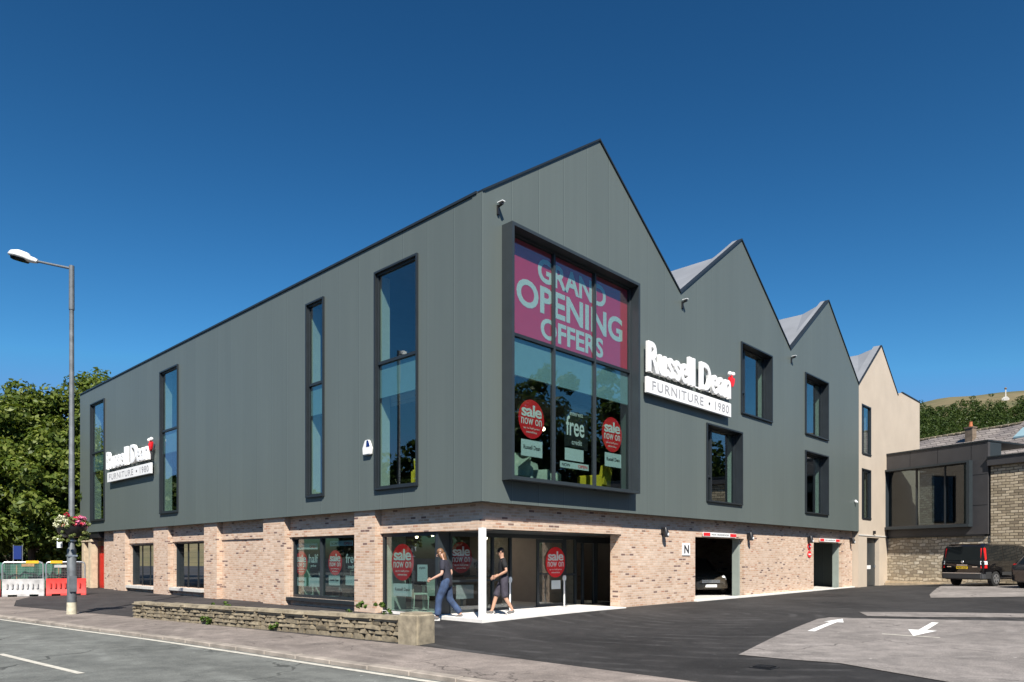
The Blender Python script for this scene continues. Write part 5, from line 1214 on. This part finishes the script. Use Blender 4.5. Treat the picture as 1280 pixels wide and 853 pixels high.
boolean_cut(bmp_, [MB().tube([(-1.42, -1.2, .31), (-1.42, 1.2, .31)], .37, 24).build('c', 'black')])
MB().box(-2.375, -2.345, -.78, .78, .53, .56).build('bumper_strip', 'steel', bmp_)
plate(van, -2.315, .72, .46, .10, s='PK08 ULD')
MB().ball((-2.30, 0, 1.0), (.02, .06, .06), 12, 8).build('badge', 'chrome', van, smooth=True)
MB().box(-2.322, -2.305, .45, .62, .79, .82).build('badge', 'chrome', van); MB().box(-2.322, -2.305, -.62, -.42, .79, .82).build('badge', 'chrome', van)
MB().box(-2.1, -2.0, -.62, .62, 1.71, 1.76).build('rear_spoiler', 'carblack', van, bevel=.015); MB().box(-2.32, -2.30, -.22, .22, .86, .89).build('tailgate_handle', 'chrome', van)
MB().tube([(.2, .2, 1.78), (.05, .2, 2.0)], .006, 6).build('aerial', 'black', van)
vd = Vector((.945, -.327)); vr = Vector((-.327, -.945))
van.location = (*(Vector((23.30, -5.95)) + vd * 2.30 - vr * .87), gz(25.5, -5.5)); van.rotation_euler = (0, 0, math.atan2(vd.y, vd.x)); van.scale = (1.02, 1.02, 1.03)
def hatch(label, mat, group=None, name='parked_car'):
    t, S = car(name, label, 'car', HATCH, mat, (-1.25, 1.24), .30, [(2, 4), (4, 6)], (6, 7), (1, 2), group)
    for s in (-1, 1):
        MB().hexa([(-1.99, s * .56, .70), (-1.93, s * .80, .70), (-1.70, s * .835, .72), (-1.75, s * .5, .72), (-1.93, s * .52, .98), (-1.86, s * .77, .98), (-1.64, s * .80, .98), (-1.7, s * .5, .98)]).build('tail_light', 'taillight', t, bevel=.02)
        MB().hexa([(1.90, s * .44, .56), (1.76, s * .74, .60), (1.56, s * .78, .62), (1.5, s * .5, .6), (1.80, s * .42, .70), (1.62, s * .71, .76), (1.44, s * .76, .80), (1.4, s * .5, .78)]).build('headlight', 'lens', t, bevel=.02)
        MB().hexa([(.55, s * .80, .90), (.68, s * .80, .90), (.66, s * .99, .93), (.57, s * .99, .93), (.55, s * .80, 1.02), (.68, s * .80, 1.02), (.66, s * .98, 1.06), (.57, s * .98, 1.06)]).build('wing_mirror', mat, t, bevel=.02)
        MB().box(-.35, -.22, min(s * .835, s * .86), max(s * .835, s * .86), .80, .83).build('door_handle', mat, t)
    b = MB().prism([(-2.04, -.60, .28), (-2.04, .60, .28), (-1.92, .82, .28), (-1.62, .845, .28), (-1.62, -.845, .28), (-1.92, -.82, .28)], (0, 0, .30)).build('bumper', mat, t, bevel=.04)
    MB().prism([(2.02, -.50, .24), (2.02, .50, .24), (1.86, .74, .24), (1.62, .80, .24), (1.62, -.80, .24), (1.86, -.74, .24)], (0, 0, .24)).build('bumper', mat, t, bevel=.04)
    g = MB()
    for z in (.50, .545, .59): g.box(1.95, 2.005, -.36, .36, z, z + .022)
    g.build('grille', 'chrome', t)
    plate(t, -2.042, .36, .46, .10, s=''); plate(t, 2.022, .33, .46, .10, 'signwhite', 1)
    return t
c1 = hatch('dark car at the right edge of the picture with only its rear corner in view', 'cardark', 'vehicles parked by the stone wall')
cl = Vector((22.72, -6.92)); c1.location = (*(cl + vd * 2.0 + vr * .84), gz(24, -8)); c1.rotation_euler = (0, 0, math.atan2(vd.y, vd.x))
c2 = hatch('dark car, ground reflection painted in as bronze, facing out of the nearer garage opening', 'carreflect'); c2.location = (15.25, 2.95, 0.036); c2.rotation_euler = (0, 0, R_(-132))
c3 = hatch('silver car parked across the yard and seen only as a reflection in the entrance glass', 'carsilver'); c3.location = (15.0, -13.2, .3); c3.rotation_euler = (0, 0, R_(35))

# ---------------------------------------------------------------- people
def skin_mesh(chains, sub=2):
    """chains: list of (points, radii, parent point index or None); one skinned surface"""
    vs = []; es = []; rs = []
    for pts, rad, root in chains:
        prev = root
        for p, r_ in zip(pts, rad):
            vs.append(p); rs.append(r_ if isinstance(r_, tuple) else (r_, r_)); k = len(vs) - 1
            if prev is not None: es.append((prev, k))
            prev = k
    me = bpy.data.meshes.new('figure'); me.from_pydata(vs, es, []); o = bpy.data.objects.new('figure', me); COL.objects.link(o)
    o.modifiers.new('skin', 'SKIN').use_smooth_shade = True
    for i, r_ in enumerate(rs): me.skin_vertices[0].data[i].radius = r_
    for d in me.skin_vertices[0].data: d.use_root = False
    me.skin_vertices[0].data[0].use_root = True
    s = o.modifiers.new('sub', 'SUBSURF'); s.levels = sub; s.render_levels = sub
    dg = bpy.context.evaluated_depsgraph_get(); dg.update(); m2 = bpy.data.meshes.new_from_object(o.evaluated_get(dg))
    V = [v.co[:] for v in m2.vertices]; Fc = [tuple(p.vertices) for p in m2.polygons]
    bpy.data.objects.remove(o); return MB().add(V, Fc)
def lerp(a, b, f): return tuple(a[i] + (b[i] - a[i]) * f for i in range(3))
def person(label, J, skin, top, bottom, hair, shorts=False, longhair=False):
    t = thing('person', label, 'person', local=True); P = lambda k: J[k]
    hips = J['pelvis']; ch = J['chest']; nk = J['neck']; hd_ = J['head']
    hv = (Vector(hd_) - Vector(nk)).normalized(); fw = Vector(J['face']).normalized(); side = hv.cross(fw).normalized()
    chains = [([hips, lerp(hips, ch, .5), ch, nk, tuple(Vector(hd_) - hv * .05), tuple(Vector(hd_) + hv * .06)], [(.09, .07), (.10, .075), (.11, .078), .054, (.074, .085), (.066, .076)], None)]
    base = 6
    for s in ('l', 'r'):
        sh, el, wr_ = J['sh_' + s], J['el_' + s], J['wr_' + s]; hdv = (Vector(wr_) - Vector(el)).normalized()
        chains.append(([sh, lerp(sh, el, .5), el, lerp(el, wr_, .4), wr_, tuple(Vector(wr_) + hdv * .05), tuple(Vector(wr_) + hdv * .085)], [.044, .043, .040, .038, .027, (.020, .036), (.017, .036)], 2)); base += 7
        hi, kn, an_ = J['hip_' + s], J['kn_' + s], J['an_' + s]
        chains.append(([hi, lerp(hi, kn, .5), kn, lerp(kn, an_, .35), an_, J['toe_' + s]], [.07, .07, .056, .055, .038, .030], 0)); base += 6
    mb = skin_mesh(chains)
    # face, ears and separate curled fingers, in the same body mesh
    H_ = Vector(hd_); q = lambda u, f, s_: tuple(H_ + hv * u + fw * f + side * s_)
    for s_ in (-1, 1): mb.ball(q(.0, .0, s_ * .080), (.018, .018, .030), 8, 6); mb.ball(q(.015, .078, s_ * .03), (.012, .012, .009), 8, 6)
    mb.tube([q(.02, .075, 0), q(-.015, .108, 0), q(-.03, .085, 0)], [.008, .015, .010], 8); mb.tube([q(-.055, .072, -.022), q(-.055, .080, 0), q(-.055, .072, .022)], .006, 6)
    for s in ('l', 'r'):
        W_ = Vector(J['wr_' + s]); dv = (W_ - Vector(J['el_' + s])).normalized(); pn = dv.cross(Vector((0, 0, 1))).normalized(); pu = pn.cross(dv)
        for k, ln_ in enumerate((.065, .075, .07, .055)):
            o_ = W_ + dv * .085 + pu * (.027 - .018 * k); mb.tube([o_ - dv * .02, o_ + dv * ln_ * .45, o_ + dv * ln_ * .75 - pu * .012 + pn * .012, o_ + dv * ln_ * .85 - pu * .02 + pn * .03], [.009, .0085, .008, .006], 6)
        o_ = W_ + dv * .03 + pu * .03; mb.tube([o_, o_ + dv * .03 + pu * .02, o_ + dv * .06 + pu * .018], [.011, .010, .007], 6)
    mb.build('body', skin, t, smooth=True)
    # clothes
    ch2 = [([lerp(hips, ch, -.46), lerp(hips, ch, .0), lerp(hips, ch, .6), ch, lerp(ch, nk, .62)], [(.168, .140), (.166, .140), (.168, .138), (.172, .135), (.085, .08)], None)]
    for s in ('l', 'r'): sh, el = J['sh_' + s], J['el_' + s]; ch2.append(([sh, lerp(sh, el, .4), lerp(sh, el, .78)], [.078, .072, .070], 3))
    skin_mesh(ch2).build('shirt', top, t, smooth=True)
    ch3 = [([tuple(Vector(hips) + Vector((.01, 0, .13))), hips], [(.150, .128), (.156, .135)], None)]
    for s in ('l', 'r'):
        hi, kn, an_ = J['hip_' + s], J['kn_' + s], J['an_' + s]
        if shorts: ch3.append(([hi, lerp(hi, kn, .5), lerp(hi, kn, .95), lerp(kn, an_, .08)], [.108, .105, .10, .098], 1))
        else: ch3.append(([hi, lerp(hi, kn, .5), kn, lerp(kn, an_, .5), lerp(kn, an_, .97)], [.116, .104, .090, .084, .088], 1))
    skin_mesh(ch3).build('shorts' if shorts else 'jeans', bottom, t, smooth=True)
    for s in ('l', 'r'):
        a = Vector(J['an_' + s]); to = Vector(J['toe_' + s]); d = (to - a); d.z *= .3; d.normalize(); hl = Vector(a) - d * .06; hl.z = a.z - .045
        sh_ = skin_mesh([([tuple(hl), tuple((hl + to) / 2 + Vector((0, 0, .012))), tuple(to)], [(.060, .062), (.062, .058), (.055, .042)], None)]).build('shoe', 'shoe', t, smooth=True)
        z0 = Vector((0, 0, -.035)); MB().tube([tuple(hl + z0), tuple((hl + to) / 2 + z0), tuple(to + z0 * .7)], [.052, .056, .048], 8).build('sole', 'shoesole', sh_, smooth=True)
    h = MB(); qv = lambda u, f, s_: tuple(H_ + hv * u + fw * f + side * s_)
    hc = MB().ball(qv(.034, -.020, 0), (.090, .084, .088), 16, 12)
    if longhair:
        hb_ = H_ - fw * .085; dn_ = Vector((-.25, 0, -1)).normalized()
        extra = skin_mesh([([tuple(hb_), tuple(hb_ + dn_ * .10), tuple(hb_ + dn_ * .2), tuple(hb_ + dn_ * .30)], [(.075, .05), (.085, .045), (.08, .04), (.04, .025)], None)]); k = len(hc.v); hc.add(extra.v, extra.f)
        for s_ in (-1, 1):
            e2 = skin_mesh([([qv(.03, .02, s_ * .075), qv(-.06, .03, s_ * .085), qv(-.15, .02, s_ * .085)], [.032, .030, .016], None)]); hc.add(e2.v, e2.f)
    hc.build('hair', hair, t, smooth=True)
    return t
# local: x = walking direction, y = left of the walker
J1 = dict(pelvis=(0, 0, .93), chest=(.055, 0, 1.30), neck=(.085, 0, 1.47), head=(.155, 0, 1.585), face=(.86, .12, -.50),
          sh_l=(.06, .175, 1.385), el_l=(.07, .245, 1.10), wr_l=(.31, .20, .985), sh_r=(.05, -.175, 1.385), el_r=(-.08, -.24, 1.12), wr_r=(.10, -.22, .93),
          hip_l=(0, .09, .89), kn_l=(.17, .10, .50), an_l=(.20, .10, .085), toe_l=(.38, .11, .045), hip_r=(0, -.09, .89), kn_r=(-.06, -.09, .48), an_r=(-.33, -.09, .15), toe_r=(-.19, -.10, .04))
p1_ = person('long haired person in navy polo and jeans walking past the grey entrance column', J1, 'skin', 'navy', 'denim', 'hairbrown', longhair=True)
wdir = Vector((-.62, .78)); p1_.location = (.02, 1.30, gz(.02, 1.30) + .0); p1_.rotation_euler = (0, 0, math.atan2(wdir.y, wdir.x)); p1_.scale = (1.06, 1.06, 1.06)
J2 = dict(pelvis=(0, 0, .93), chest=(.03, 0, 1.30), neck=(.05, 0, 1.48), head=(.085, 0, 1.60), face=(.97, .05, -.18),
          sh_l=(.03, .19, 1.39), el_l=(-.05, .26, 1.12), wr_l=(.17, .20, 1.00), sh_r=(.03, -.19, 1.39), el_r=(-.02, -.26, 1.10), wr_r=(.20, -.2, .98),
          hip_l=(0, .095, .89), kn_l=(-.02, .10, .47), an_l=(-.22, .10, .13), toe_l=(-.07, .11, .04), hip_r=(0, -.095, .89), kn_r=(.18, -.10, .50), an_r=(.30, -.10, .09), toe_r=(.46, -.11, .05))
p2_ = person('short haired man in black polo and dark shorts stepping out behind the white corner column', J2, 'skindark', 'blackcloth', 'shorts', 'hairdark', shorts=True)
wdir = Vector((-.75, .66)); p2_.location = (1.42, .66, .03); p2_.rotation_euler = (0, 0, math.atan2(wdir.y, wdir.x)); p2_.scale = (1.02, 1.02, 1.02)
